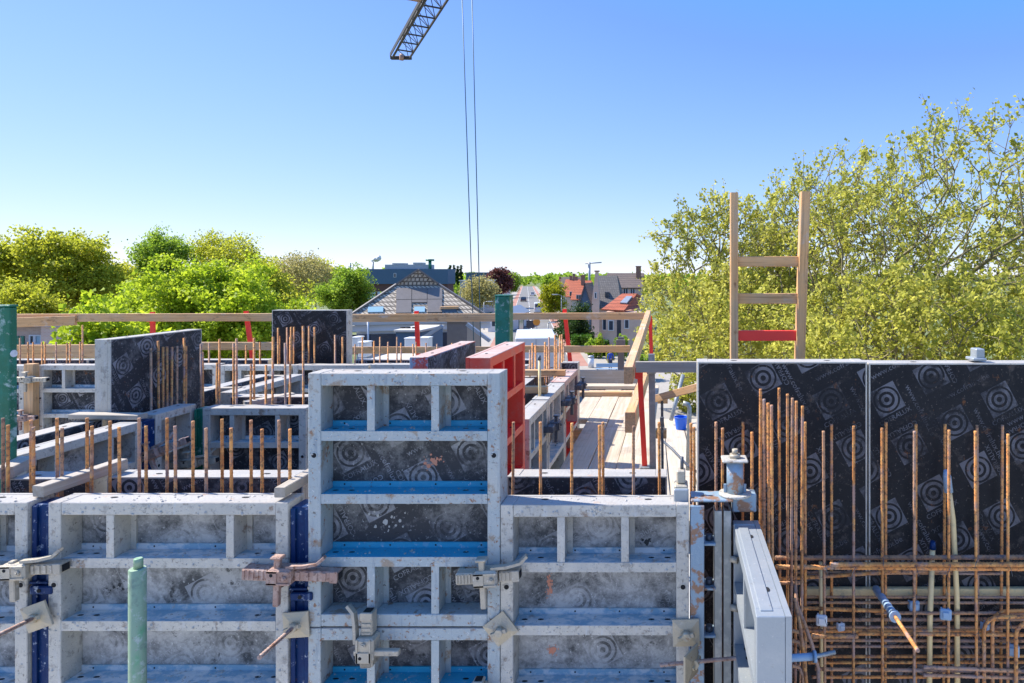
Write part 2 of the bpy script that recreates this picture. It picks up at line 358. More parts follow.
def prints(b, x0, x1, z0, z1, y, sgn, seed, m, anchor=None):
    """ring marks and lettering printed all over a film face in the xz plane, clipped to the sheet"""
    rr = random.Random(seed); bm = bmesh.new()
    def put(geo, cx, cz, ang):
        vs, fs = geo; c, s = math.cos(ang), math.sin(ang)
        nv = [bm.verts.new((cx + sgn * (v.x * c - v.y * s), y, cz + v.x * s + v.y * c)) for v in vs]
        for f in fs:
            try: bm.faces.new([nv[k] for k in f])
            except ValueError: pass
    ax, az = anchor or (x0 + rr.uniform(0, .3), rr.uniform(0, .3))
    a1 = R(28); ux, uz, vx, vz = .196, .103, .103, -.205      # lattice of the print roll
    for i in range(-20, 20):
        for j in range(-20, 20):
            cx = ax + sgn * (i * ux + j * vx); cz = z1 - az + i * uz + j * vz
            if cx < x0 - .2 or cx > x1 + .2 or cz < z0 - .2 or cz > z1 + .2: continue
            q = (i + 2 * j) % 4
            ang = a1 + q * math.pi / 2
            put(LOGO, cx, cz, ang)
            put(WORD, cx + sgn * math.sin(ang) * .092, cz - math.cos(ang) * .092, ang)
            if (i - j) % 3 == 0: put(WEB, cx + sgn * (ux * .5 + vx * .5 - .012), cz + uz * .5 + vz * .5, a1 - math.pi / 2)
            elif (i - j) % 5 == 1: put(WEB, cx + sgn * (ux * .5 + vx * .5), cz + uz * .5 + vz * .5 - .01, a1)
    for co, no in (((x0, 0, 0), (-1, 0, 0)), ((x1, 0, 0), (1, 0, 0)), ((0, 0, z0), (0, 0, -1)), ((0, 0, z1), (0, 0, 1))):
        bmesh.ops.bisect_plane(bm, geom=list(bm.verts) + list(bm.edges) + list(bm.faces), plane_co=co, plane_no=no, clear_outer=True)
    bm.verts.index_update()
    b.add([v.co[:] for v in bm.verts], [tuple(v.index for v in f.verts) for f in bm.faces], m); bm.free()

def crust(b, n, seed, x0, x1, y, z0, z1, m, axis='y'):
    rr = random.Random(seed)
    for _ in range(n):
        u, v, r_ = rr.uniform(x0, x1), rr.uniform(z0, z1), rr.choice((.002, .0025, .003, .004, .006)); h_ = r_ * rr.uniform(.35, .7); k = rr.uniform(.6, 1.6); a0 = rr.uniform(0, 6)
        ring = lambda q, d_: [(u + r_ * q * math.cos(a0 + t * math.pi / 3) * rr.uniform(.7, 1.2), v + r_ * q * k * math.sin(a0 + t * math.pi / 3) * rr.uniform(.7, 1.2), d_) for t in range(6)]
        pts = ring(1, -.0004) + ring(.55, h_); vs = [(p[0], y - p[2], p[1]) if axis == 'y' else (p[0], p[1], y + p[2]) for p in pts]
        b.add(vs, [(i, (i + 1) % 6, 6 + (i + 1) % 6, 6 + i) for i in range(6)] + [tuple(range(6, 12))], m, True)
# ---------------------------------------------------------------- formwork panels
STYLE = {  # frame, rib lip, rib web, top face, ply (rib side), ply (casting side)
    'grey':  ('galv', 'galv', 'galvweb_skytint', 'plydusty', 'plymid'),
    'dusty': ('galv', 'galv', 'galvweb_skytint', 'plydusty', 'plymid'),
    'blue':  ('paleblue', 'paleblue', 'blueweb_skytint', 'plyworn', 'plymid'),
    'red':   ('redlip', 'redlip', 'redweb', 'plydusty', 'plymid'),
    'black': ('galv', 'galv', 'galvweb_skytint', 'plymid', 'plyblack'),
    'redblue': ('redblue', 'redblue', 'galvweb_skytint', 'plydusty', 'plyworn'),
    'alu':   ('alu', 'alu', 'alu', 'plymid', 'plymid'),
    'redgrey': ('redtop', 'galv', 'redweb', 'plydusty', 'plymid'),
    'mid':   ('galv', 'galv', 'galvweb_skytint', 'plymid', 'plymid'),
}
PITCH = .249
def panel(label, X, Y, ztop, w, rot=0, h=2.69, style='grey', d=.12, nvis=4, stiff=(.28, .72), stiff_cells=(0,), seed=0, group='formwork panels', ribside_print=True, castside_print=True, holes=True, firstrib=PITCH, anchor=None):
    fr, lip, web, pr, pc = STYLE[style]
    t = thing('formwork_shutter', label, 'formwork panel', (X, Y, ztop - h), R(rot), group)
    yb = d - .018
    b = MB(); c = .0025
    b.cham(0, .05, 0, yb, 0, h, c); b.cham(w - .05, w, 0, yb, 0, h, c)
    b.box(0, .006, yb, d, 0, h); b.box(w - .006, w, yb, d, 0, h)
    b.cham(.05, w - .05, .002, yb, h - .05, h - .001, c); b.cham(.05, w - .05, .002, yb, .001, .05, c)
    b.box(.006, w - .006, yb, d, h - .006, h); b.box(.006, w - .006, yb, d, 0, .006)
    if holes:
        for z in (h - .325, h - .95, h - 1.6):
            for x in (.024, w - .024):
                if z > .1:
                    b.tube([(x, .001, z), (x, -.0015, z)], .014, 12, 0); b.disc((x, -.002, z), (0, -1, 0), .010, 1)
                    
        for z in (h - .14, h - .5, h - .8):
            for x, sx in ((-.0008, -1), (w + .0008, 1)):
                if z > .1: b.disc((x, d * .5, z), (sx, 0, 0), .010, 1)
        for x in (w * .22, w * .78): b.disc((x, d * .55, h + .0008), (0, 0, 1), .016, 1, 8, .45)
    zs = []; z = h - firstrib
    while z > .12: zs.append(z); z -= PITCH
    def rib_geo(b, z, mo):
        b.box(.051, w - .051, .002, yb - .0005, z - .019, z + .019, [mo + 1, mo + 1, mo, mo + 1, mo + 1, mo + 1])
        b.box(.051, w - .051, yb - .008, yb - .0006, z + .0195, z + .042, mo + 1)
        for x in (.085, .15, w - .15, w - .085):
            b.disc((x, d * .42, z + .0198), (0, 0, 1), .013, mo + 2, 8, .5)
        for x in np.linspace(.10, w - .10, 4):
            b.disc((x, yb - .0088, z + .031), (0, -1, 0), .004, mo + 2, 6)
    if Y < 2.8 and rot == 0:
        for xa in (0.003, w - .047): crust(b, 46, seed + 60, xa, xa + .044, 0, h - 1.0, h - .01, 6)
        crust(b, int(60 * w), seed + 61, .06, w - .06, .002, h - .047, h - .004, 6); crust(b, int(50 * w), seed + 62, .02, w - .02, h, .01, yb, 6, 'z')
        for z in zs[:4]: crust(b, int(45 * w), seed + 63, .06, w - .06, .002, z - .017, z + .017, 6); crust(b, int(50 * w), seed + 64, .06, w - .06, z + .019, .01, yb - .02, 6, 'z')
    for k, z in enumerate(zs):
        if k < nvis:
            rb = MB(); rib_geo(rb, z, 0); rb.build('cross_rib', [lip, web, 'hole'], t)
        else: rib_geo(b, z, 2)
    top = 5
    for k, fc in enumerate(b.f):
        if b.m[k] == 0 and all(b.v[q][2] > h - .004 for q in fc): b.m[k] = top
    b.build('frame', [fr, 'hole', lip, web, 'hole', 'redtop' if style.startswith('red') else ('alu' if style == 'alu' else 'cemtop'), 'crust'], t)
    for cell in stiff_cells:
        za = (h - .051) if cell == 0 else zs[cell - 1] - .0195
        zb = (zs[cell] + .0195) if cell < len(zs) else .051
        for sx in stiff:
            x = w * sx; s = MB()
            s.box(x - .015, x + .015, .004, .012, zb, za); s.box(x - .015, x + .012, .012, yb - .01, zb, za, 1)
            for zz in (.36, .66):
                s.disc((x + .0128, d * .42, zb + (za - zb) * zz), (1, 0, 0), .008, 2, 8)
                s.disc((x - .0158, d * .42, zb + (za - zb) * zz), (-1, 0, 0), .008, 2, 8)
            s.box(x + .0122, x + .034, yb - .010, yb - .001, zb, za, 1)
            s.build('stiffener', [lip, lip if style != 'red' else web, 'hole'], t)
    p = MB(); p.box(.0062, w - .0062, yb + .0005, d - .0008, .0062, h - .0062, [0, 0, 0, 0, 1, 0])
    if ribside_print: prints(p, .052, w - .052, max(.05, h - 1.3), h - .052, yb - .0002, 1, seed + 5, 2)
    if castside_print: prints(p, .008, w - .008, max(.01, h - 1.5), h - .008, d - .0002, -1, seed + 9, 3, anchor)
    p.build('plywood_sheet', [pr, pc, pr + '_print', pc + '_print'], t)
    return t

YF = 2.70
# front face of the nearest wall
panel('cement-splashed grey formwork panel left of the blue filler beside the pale green prop', PX(-160, YF), YF, 7.10, PX(27, YF) - PX(-160, YF), style='grey', seed=1)
PB = panel('wide cement-splashed grey formwork panel behind the pale green prop', PX(48, YF), YF, 7.10, PX(288, YF) - PX(48, YF), style='grey', seed=2, stiff=(.255, .755), firstrib=.24)
PC = panel('tall pale blue formwork panel with bright blue ribs, standing highest in the front row', PX(308, YF), YF, 7.612, PX(500, YF) - PX(308, YF), h=1.004, style='blue', stiff_cells=(0, 3), stiff=(.325, .66), seed=3)
panel('pale blue formwork panel directly under the tall blue-ribbed one', PX(308, YF), YF, 6.604, PX(500, YF) - PX(308, YF), h=2.19, style='blue', stiff=(.325, .66), seed=4)
PE = panel('dusty concrete-grey formwork panel with orange paint smears, beside the rusty corner profile', PX(500.5, YF), YF, 7.092, PX(689, YF) - PX(500.5, YF), style='dusty', stiff=(.32, .66), seed=6)
def splat(parent, px, py, w, h, m, seed, label=None, n=16):
    rr = random.Random(seed); b = MB()
    for i in range(n):
        k = rr.uniform(0, 1) ** .6; a = rr.uniform(0, 6.28); c = PT(px + math.cos(a) * w / 2 * k, py + math.sin(a) * h / 2 * k, YF + .1); c.y = YF + .1008 - i * .00002
        r_ = .0040 * rr.uniform(.4, 2.4) * (1.25 - k); b.add([c + Vector((math.cos(t * .698) * r_ * rr.uniform(.6, 1.3), 0, math.sin(t * .698) * r_ * rr.uniform(.7, 1.6))) for t in range(9)], [tuple(range(9))])
    o = b.build('paint_smear', m, parent, True)
    if label: o['label'] = label
splat(PC, 432, 462, 26, 20, 'smear', 4, 'salmon pink smear', 26); splat(PE, 549.5, 588, 9, 32, 'smear', 5, 'faded orange streak', 34); splat(PE, 553, 650, 13, 13, 'smear', 6, 'small orange smear', 22)
splat(PE, 646, 541, 13, 10, 'stain', 7, 'black stain', 26); splat(PE, 570, 628, 40, 24, 'stain', 9, None, 14); splat(PB, 120, 588, 30, 16, 'stain', 10, None, 12); splat(PC, 385, 520, 60, 30, 'crust', 12, 'cement splashes', 22)
# back face of the same wall (casting face towards the camera)
def back_panel(label, x0, x1, yface, ztop, **kw):
    if 'logo' in kw: lx, ly = kw.pop('logo'); kw['anchor'] = (x1 - PX(lx, yface), ztop - .008 - PZ(ly, yface))
    d = kw.pop('d', .12)
    return panel(label, x1, yface + d, ztop, x1 - x0, rot=180, d=d, **kw)
back_panel('short film-faced panel rising behind the rebar next to the green box post', PX(9, 3), PX(91, 3), 3.0, 7.105, style='mid', nvis=0, seed=7, ribside_print=False)
back_panel('long film-faced panel behind the rebar, end under the slanting batten', PX(107, 3), PX(303, 3), 3.0, 7.112, style='mid', nvis=0, seed=8, ribside_print=False)
back_panel('film-faced panel with reddish top strip at the near end of the plank walkway', PX(507, 3), PX(667, 3), 3.0, 7.115, style='mid', nvis=0, seed=9, ribside_print=False)
back_panel('big black printed panel below the wooden ladder', PX(697.5, 3), PX(867, 3), 3.0, 7.618, style='black', nvis=0, seed=10, logo=(831.2, 401.3), ribside_print=False)
back_panel('big black printed panel without ladder, behind the long row of rebar', PX(869, 3), PX(1090, 3), 3.0, 7.612, style='black', nvis=0, seed=12, logo=(886.7, 399.7), ribside_print=False)
# wall running away from the camera beside the walkway
panel('red formwork panel standing tall beside the blue-ribbed one', -.88, 3.31, 7.60, .78, rot=90, style='red', nvis=4, stiff=(.36, .68), seed=13)
panel('panel with red and blue chipped end frame and grey casting face', -1.28, 4.14, 7.60, .81, rot=-90, style='redblue', d=.088, nvis=0, seed=14, ribside_print=False, stiff_cells=())
panel('galvanised panel beside the plank walkway, next to the red panel', -.88, 4.22, 7.11, .63, rot=90, style='grey', nvis=2, seed=15)
panel('galvanised panel beside the plank walkway, middle of the row of three', -.88, 4.87, 7.115, .74, rot=90, style='grey', nvis=2, seed=16)
panel('red-stiled panel ending the row beside the plank walkway', -.88, 5.63, 7.12, .76, rot=90, style='redgrey', nvis=2, seed=17)
panel('film-faced panel behind the rebar cluster opposite the walkway row', -1.31, 6.40, 7.11, 1.1, rot=-90, style='mid', nvis=0, seed=18, ribside_print=False, stiff_cells=())
back_panel('narrow dark stop-end panel closing the walkway wall', -1.05, -.89, 6.46, 7.17, style='mid', nvis=0, seed=19, stiff_cells=(), holes=False)
# side wall on the far left, running away
panel('ribbed grey panel in the side wall, between green post and blue filler', -3.22, 3.36, 7.11, .79, rot=90, style='grey', nvis=3, seed=20)
panel('short ribbed panel in the side wall, with blue paint on its top', -3.22, 4.26, 7.13, .36, rot=90, style='grey', nvis=3, stiff=(), seed=21)
panel('low film-faced panel of the side wall, behind the green box post', -3.64, 4.22, 7.11, .92, rot=-90, style='mid', nvis=0, seed=22, ribside_print=False, stiff_cells=())
panel('tall black printed panel of the side wall with pale steel end', -3.585, 5.06, 7.60, .82, rot=-90, style='mid', d=.10, nvis=0, seed=23, ribside_print=False, stiff_cells=())
panel('ribbed panel of the side wall beyond the cross wall', -3.27, 5.12, 7.12, .95, rot=90, style='grey', nvis=2, seed=24)
panel('low film-faced panel beyond the tall black side-wall panel', -3.66, 6.05, 7.12, .93, rot=-90, style='mid', nvis=0, seed=25, ribside_print=False, stiff_cells=())
# cross wall
panel('ribbed panel of the cross wall beside the narrow green strip', PX(202.5, 4.57), 4.57, 7.11, PX(306, 4.57) - PX(202.5, 4.57), style='mid', nvis=3, seed=26)
back_panel('far shuttering panel of the cross wall, its cement-stained top partly in shade', -3.16, -2.30, 4.88, 7.13, style='grey', nvis=0, seed=27, ribside_print=False, stiff_cells=())
# far wall
xs = [(-7.20, -6.36, 'beyond the green box post'), (-6.22, -5.34, 'beside the upright timber, wholly in the sun'), (-5.32, -4.46, 'behind the tall black side-wall panel'), (-4.44, -3.74, 'behind the white site cabin railing'), (-3.72, -2.98, 'below the small black tall panel'), (-2.96, -2.2, 'below the white-walled house'), (-2.18, -1.42, 'behind the chipped red and blue panel')]
for i, (a, c, w_) in enumerate(xs):
    panel('far-wall ribbed panel ' + w_, a, 6.70, 7.11 + .006 * (i % 3), c - a, style='mid', nvis=2, seed=30 + i)
for i, (a, c, w_) in enumerate([(-6.9, -6.0, 'beyond the upright timber'), (-5.98, -5.1, 'under the brick outbuilding'), (-5.08, -4.14, 'under the white site cabin'), (-3.26, -2.4, 'under the white-walled house'), (-2.38, -1.45, 'nearest the green square post')]):
    back_panel('far-wall opposite panel with pale top, ' + w_, a, c, 7.0, 7.13, style='mid', nvis=0, seed=40 + i, ribside_print=False, stiff_cells=())
back_panel('tall black printed panel rising from the far wall, with steel edge', PX(272, 7), PX(347, 7), 7.0, 7.64, style='black', nvis=0, seed=46, ribside_print=False, stiff_cells=())
# pale aluminium panel turned towards the camera
panel('clean pale grey steel panel set end-on towards the camera', .247, 2.785, 7.0, .785, rot=-90, style='alu', d=.104, nvis=3, stiff=(.5,), seed=50, castside_print=False)

t = thing('edge_strip', 'narrow pale strip raised along the top of the end-on panel', 'strip', (.27, 2.36, 7.0)); MB().cham(.262, .300, 2.03, 2.70, 6.998, 7.004, .0015).build('strip', 'alu', t, True)
# filler strips
def filler(label, x0, x1, y0, y1, ztop, m, br=None, zb=4.4, group=None):
    t = thing('filler_strip', label, 'filler strip', ((x0 + x1) / 2, y0, zb), 0, group)
    b = MB(); c = (x1 - x0) * .25
    b.cham(x0, x1, y0 + .012, y1, zb, ztop, .002); b.cham(x0, x0 + c, y0, y0 + .0125, zb, ztop - .004, .002); b.cham(x1 - c, x1, y0, y0 + .0125, zb, ztop - .004, .002)
    b.build('strip', m, t, True)
    if br:
        b = MB(); b.cham(x0 + .01, x1 + .022, y0 - .022, y0 + .006, br - .016, br + .016, .004); b.cham(x0 - .002, x1 - .004, y0 - .010, y0 + .01, br + .02, br + .030, .002)
        b.tube([(x0 + .05, y0 - .020, br), (x0 + .05, y0 - .0245, br)], .008, 10, 1)
        b.build('bracket', [m, 'hole'], t, True)
    return t
filler('dark blue steel filler strip crossed by the cream clamp', PX(28, YF), PX(47.3, YF), YF + .015, YF + .12, 7.085, 'bluefill', PZ(590, YF))
filler('dark blue steel filler strip crossed by the rusty clamp', PX(288.6, YF), PX(307.4, YF), YF + .012, YF + .12, 7.075, 'bluefill', PZ(596, YF))
filler('deep blue corner filler in the side wall beside the short ribbed panel', -3.335, -3.222, 4.155, 4.255, 7.105, 'bluefill')
filler('narrow green filler strip at the cross-wall corner', -3.205, PX(202, 4.57), 4.58, 4.69, 7.10, 'greenpaint')

# ---------------------------------------------------------------- posts, profiles, jack
def boxpost(label, x0, x1, y0, y1, zb, zt, m, holes=()):
    t = thing('box_post', label, 'steel post', ((x0 + x1) / 2, (y0 + y1) / 2, zb))
    b = MB(); w = .012
    b.cham(x0, x1, y0, y1, zb, zt - .01, .004); b.build('post_body', m, t, True)
    b = MB(); b.cham(x0 - .003, x1 + .003, y0 - .003, y1 + .003, zt - .0098, zt, .002); b.build('cap_plate', m, t, True)
    for z in holes:
        b = MB(); b.tube([(x1 - .001, y0 + .02, z), (x1 + .003, y0 + .02, z)], .017, 14); b.disc((x1 + .0036, y0 + .02, z), (1, 0, 0), .009, 1, 12); b.build('hole_ring', ['whiteplastic', 'hole'], t, True)
    return t
boxpost('tall green box post with white paint splashes and a bolt hole', -3.45, PX(9.5, 3.2), 3.2, 3.24, 4.4, PZ(305, 3.2), 'greenpaint', (PZ(354, 3.2),))
boxpost('short dark green square post behind the red panel', PX(495, 5.1), PX(509.5, 5.1), 5.1, 5.22, 5.2, PZ(295, 5.1), 'greenpaint')

t = thing('corner_profile', 'rust-flecked blue steel corner profile beside the dusty grey panel', 'steel profile', (.10, YF, 4.4))
b = MB(); b.cham(.073, .128, YF + .005, YF + .02, 4.4, 7.085, .002); b.cham(.073, .080, YF + .021, YF + .12, 4.4, 7.085, .002); b.build('web', 'rustblue', t, True)
for z in (PZ(547, YF), PZ(592, YF), PZ(640, YF)):
    b = MB(); b.cham(.095, .175, YF + .022, YF + .11, z - .005, z + .005, .002); b.build('flange', 'rustblue', t, True)
    b = MB(); b.tube([(.15, YF + .06, z + .005), (.15, YF + .06, z + .028)], .016, 6); b.build('bolt', 'darkclamp', t, True)
t = thing('steel_channel', 'pair of upright galvanised channels behind the rusty corner profile', 'steel profile', (.20, 2.76, 4.4))
for x in (.170, .207):
    b = MB(); b.cham(x, x + .030, 2.735, 2.741, 4.4, 7.055, .001); b.cham(x, x + .005, 2.7415, 2.81, 4.4, 7.055, .001); b.cham(x + .025, x + .030, 2.7415, 2.81, 4.4, 7.055, .001); b.build('channel', 'galvpipe', t, True)
for py in (558, 606):
    b = MB(); b.tube([(.236, 2.73, PZ(py, 2.74)), (.262, 2.715, PZ(py, 2.74))], .013, 8); b.build('spacer_bolt', 'castclamp', t, True)
t = thing('base_plate', 'flat rust-stained steel plate under the jack', 'steel plate', (.19, 2.78, 7.09))
MB().cham(.075, .244, 2.715, 2.83, 7.096, 7.106, .003).build('plate', 'rustblue', t, True)
MB().cham(.247, .345, 2.79, 2.85, 7.03, 7.1055, .004).build('bearing_block', 'rustblue', t, True)
# screw jack standing on it
jx, jy = PX(735, 2.78), 2.78
t = thing('screw_jack', 'pale blue screw jack with round plates and nut, standing on the steel plate', 'jack', (jx, jy, 7.107))
b = MB(); b.tube([(jx, jy, 7.107), (jx, jy, 7.116)], .066, 28); b.build('foot_plate', 'galv', t, True)
b = MB(); b.tube([(jx, jy, 7.116), (jx, jy, 7.245)], .034, 20); b.build('tube', 'rustblue', t, True)
for k in (-1, 1):
    b = MB(); b.cham(jx + k * .040 - .006, jx + k * .040 + .006, jy - .004, jy + .004, 7.1165, 7.150, .001); b.build('gusset', 'rustblue', t, True)
b = MB(); b.cham(jx - .055, jx + .050, jy - .045, jy + .045, 7.2455, 7.256, .004); b.build('head_plate', 'galv', t, True)
b = MB(); b.tube([(jx, jy, 7.256), (jx, jy, 7.272)], .024, 6); b.tube([(jx, jy, 7.272), (jx, jy, 7.292)], .012, 8); b.build('nut', 'castclamp', t, True)

# pale green prop at the front
gx, gy = PX(137.5, 2.4), 2.4
t = thing('steel_prop', 'pale green round steel prop with a thinner stub on top', 'prop', (gx, gy, 4.4))
MB().tube([(gx, gy, 4.4), (gx, gy, PZ(569, gy)), (gx, gy, PZ(568, gy))], [.0265, .0265, .024], 20).build('outer_tube', 'greenprop', t, True)
MB().tube([(gx + .003, gy, PZ(568, gy)), (gx + .003, gy, PZ(559, gy)), (gx + .003, gy, PZ(558, gy))], [.0145, .0145, .012], 16).build('inner_tube', 'greenprop', t, True)

# white connector on the dusty panel's top corner
cx_ = PX(681, 2.8)
t = thing('wedge_connector', 'whitish cast wedge connector with a bolt on the dusty panel corner', 'connector', (cx_, 2.79, 7.1))
b = MB(); b.cham(cx_ - .028, cx_ + .028, 2.76, 2.84, 7.095, 7.15, .006); b.cham(cx_ - .018, cx_ + .018, 2.775, 2.83, 7.1505, 7.205, .005); b.build('body', 'castclamp', t, True)
MB().tube([(cx_ + .004, 2.80, 7.205), (cx_ + .004, 2.80, 7.255)], .007, 8).build('bolt', 'darkclamp', t, True)
MB().cham(cx_ - .030, cx_ + .030, 2.74, 2.7595, 7.03, 7.14, .004).build('side_plate', 'alu', t, True)

# ---------------------------------------------------------------- clamps and ties
def ridged(b, p, L, hh, dd, n, m=0):
    """a ridged jaw bar along +x from p"""
    x, y, z = p; b.cham(x, x + L, y, y + dd, z - hh / 2, z + hh / 2, .004, m)
    for i in range(n):
        xx = x + L * (i + .5) / n; b.box(xx - L / n * .22, xx + L / n * .22, y - .004, y + .0005, z - hh * .38, z + hh * .38, m)
def clamp(label, px, py, Y, m, L0, L1, ang=0.0, lever=True, hh=.045, scale=1.0, head=True, group='panel clamps'):
    c = PT(px, py, Y); t = thing('panel_clamp', label, 'clamp', (c.x, Y, c.z), 0, group)
    t.rotation_euler = (0, ang, 0); t.scale = (scale,) * 3
    b = MB(); ridged(b, (-L0, -.055, 0), L0 - .045, hh, .05, 6); b.cham(-L0 - .002, -L0 + .02, -.02, .02, -hh * .5, hh * .5, .004); b.build('jaw_bar', m, t)
    b = MB(); b.cham(-.045, .045, -.075, -.003, -hh * .72, hh * .72, .008); b.cham(-.045, -.005, -.0790, -.0745, -hh * .6, hh * .6, .001)
    b.tube([(.024, -.074, 0), (.024, -.084, 0)], .010, 6); b.tube([(.024, -.084, 0), (.024, -.088, 0)], .005, 8)
    for zz in (-.5, .5): b.bar((-.044, -.0765, hh * zz), (.044, -.0765, hh * zz), .005, .006)
    b.disc((-.026, -.0794, hh * .25), (0, -1, 0), .007, 1, 8); b.build('body', [m, 'hole'], t)
    b = MB(); ridged(b, (.046, -.05, 0), L1 - .046, hh * .9, .046, 5)
    b.cham(L1 - .028, L1 + .002, -.056, -.0505, -hh * .48, hh * .48, .002); b.box(L1 + .0021, L1 + .0030, -.045, -.012, -hh * .3, hh * .3, 1); b.build('sliding_jaw', [m, 'hole'], t)
    b = MB(); b.cham(-.026, -.004, -.064, -.040, -hh * 2.6, hh * (1.55 if head else .9), .003)
    if head: b.cham(-.037, .007, -.074, -.032, hh * 1.5, hh * 1.75, .004)
    b.build('wedge', m, t)

    if lever:
        pts = [Vector((.02, -.05, hh * .80)), Vector((.08, -.048, hh * .86)), Vector((.13, -.040, hh * 1.05)), Vector((.155, -.034, hh * 1.55))]
        b = MB()
        for a, q in zip(pts, pts[1:]): b.bar(a, q + (q - a) * .06, .030, .011)
        b.build('lever', m, t)
    return t
def tie(label, px, py, Y, rodpx, rodpy, rodY, ang=0, m='castclamp', size=.085, rodm='rustclamp', tilt=0):
    m = 'creamplate'
    c = PT(px, py, Y); t = thing('tie_plate', label, 'tie plate', (c.x, Y, c.z), 0, 'formwork tie plates')
    s = size / 2; b = MB(); ca, sa = math.cos(R(ang)), math.sin(R(ang))
    def q(x, z, y): return (x * ca - z * sa, y, x * sa + z * ca)
    vs = []; 
    for y, k in ((0, 1.0), (-.008, 1.0), (-.018, .42)):
        for x, z in ((-1, -1), (1, -1), (1, 1), (-1, 1)): vs.append(q(x * s * k, z * s * k, y))
    fs = [(3, 2, 1, 0)]
    for i in (0, 4):
        for j in range(4): fs.append((i + j, i + (j + 1) % 4, i + 4 + (j + 1) % 4, i + 4 + j))
    fs.append((8, 9, 10, 11)); b.add(vs, fs); b.build('plate', m, t)
    rq = PT(rodpx, rodpy, rodY) - c if rodpx is not None else Vector((0, -.03, 0))
    d = rq.normalized()
    b = MB(); o = Vector((0, -.018, 0))
    b.tube([o, o + d * .028], [.019, .016], 6); 
    for k in (-1, 1): b.bar(o + d * .012, o + d * .018 + Vector((k * .030, -.004, k * .010)), .013, .014)
    b.build('wing_nut', m, t)
    b = MB(); L = max(rq.length, .035); n = int(L / .009); pts = []; rr = []
    for i in range(n + 1): pts.append(d * (L * i / n) + Vector((0, -.010, 0))); rr.append(.0085 if i % 2 else .0068)
    b.tube(pts, rr, 8); b.build('tie_rod', rodm, t)
    return t
clamp('cream cast clamp bridging the blue filler next to the pale green prop', 30, 565, YF, 'castclamp', .22, .165, R(-2), head=False)
clamp('rusty brown clamp bridging the blue filler beside the tall blue-ribbed panel', 289, 570, YF, 'rustclamp', .155, .215, R(2))
clamp('grey cast clamp joining the tall blue-ribbed panel to the dusty panel', 490, 572, YF, 'castclamp', .12, .125, R(-3))
clamp('upright cast clamp joining the two stacked pale blue panels', 372, 641, YF, 'castclamp', .075, .135, R(-90), hh=.05, head=False)
clamp('small cast clamp at the foot of the pale blue panel, half out of view', 481, 690, YF, 'castclamp', .06, .06, R(-90), lever=False)
clamp('small steel clamp on the upright timber in the far wall', 32, 379, 6.63, 'castclamp', .16, .18, 0, lever=False)
clamp('rusty clamp low on the upright timber in the far wall', 27, 417, 6.63, 'rustclamp', .12, .12, 0, lever=False)
def sclamp(label, Y, z, m='darkclamp'):
    t = clamp(label, CX + -.87 * F / Y, CY - (z - 8) * F / Y, Y, m, .14, .14, 0, lever=False); t.rotation_euler = (0, 0, R(90)); t.location = (-.873, Y, z); return t
sclamp('dark clamp across the first joint beside the walkway', 4.86, 6.93)
sclamp('dark clamp across the second joint beside the walkway', 5.62, 6.97)
sclamp('dark clamp at the far end of the walkway row', 6.32, 6.98)
sclamp('dark clamp low between red panel and walkway row', 4.16, 6.74)
clamp('pale strap clamp on the cross-wall corner by the green strip', 196, 461, 4.55, 'castclamp', .16, .16, R(-6))
clamp('rust-brown clamp at the blue corner filler in the side wall', 158, 452, 4.2, 'rustclamp', .10, .22, R(-22))
tie('cream tie plate with a long rod on the blue filler by the green prop', 38, 616, YF - .02, -8, 638, 2.36, 20, size=.10)
tie('pale square tie plate with a rusty rod below the rusty clamp', 297, 624, YF - .005, 261, 656, 2.40, 4, size=.10)
tie('diamond-set tie plate where blue and dusty panels meet', 501, 628, YF - .004, None, 0, 0, 38, size=.10)
tie('upright square tie plate at the dusty panel edge', 686, 632, YF - .004, None, 0, 0, 2, size=.105)
t = tie('tie plate seen edge-on with a rusty rod through it, beside the dusty panel', 690, 664, 2.62, 728, 659, 2.66, 0, size=.11)
t.rotation_euler = (0, 0, R(62))
t = thing('threaded_rod', 'rusty threaded rod running through the edge-on tie plate', 'tie rod', PT(690, 662, 2.62))
pts = []; rr = []; p0, p1 = PT(660, 665, 2.60), PT(737, 658, 2.66); n = 40
for i in range(n + 1): pts.append(p0.lerp(p1, i / n)); rr.append(.0085 if i % 2 else .0068)
MB().tube(pts, rr, 8).build('rod', 'rustclamp', t, True)

# ---------------------------------------------------------------- timber: rails, battens, ladder, decks
YR = 8.7
RAIL = 'guard rails'
board('guard_rail', 'upper timber guard rail from the green post past the broad trees', 'guard rail', PT(-40, 318, YR), PT(345, 317, YR), .035, .10, 'timber', group=RAIL, wobble=.004)
board('guard_rail', 'short second plank doubled under the upper guard rail by the green box post', 'guard rail', PT(-20, 323.5, YR - .04), PT(76, 320.5, YR - .04), .035, .12, 'timber', group=RAIL)
board('guard_rail', 'upper timber guard rail in front of the white-walled house', 'guard rail', PT(346, 318, YR + .04), PT(500, 317.5, YR + .04), .035, .10, 'timber', group=RAIL, wobble=.003)
board('guard_rail', 'upper timber guard rail in front of the street', 'guard rail', PT(497, 316.5, YR), PT(649, 316, YR), .035, .085, 'timber', group=RAIL, wobble=.003)
board('guard_rail', 'lower timber guard rail in front of the brick outbuilding', 'guard rail', PT(-40, 352, YR), PT(130, 351, YR), .035, .17, 'timber', group=RAIL, wobble=.004)
board('guard_rail', 'lower timber guard rail in front of the white site cabin', 'guard rail', PT(128, 346, YR + .03), PT(285, 346, YR + .03), .035, .10, 'timber', group=RAIL, wobble=.004)
board('guard_rail', 'lower timber guard rail below the white-walled house', 'guard rail', PT(284, 350, YR), PT(500, 350, YR), .035, .085, 'timber', group=RAIL, wobble=.003)
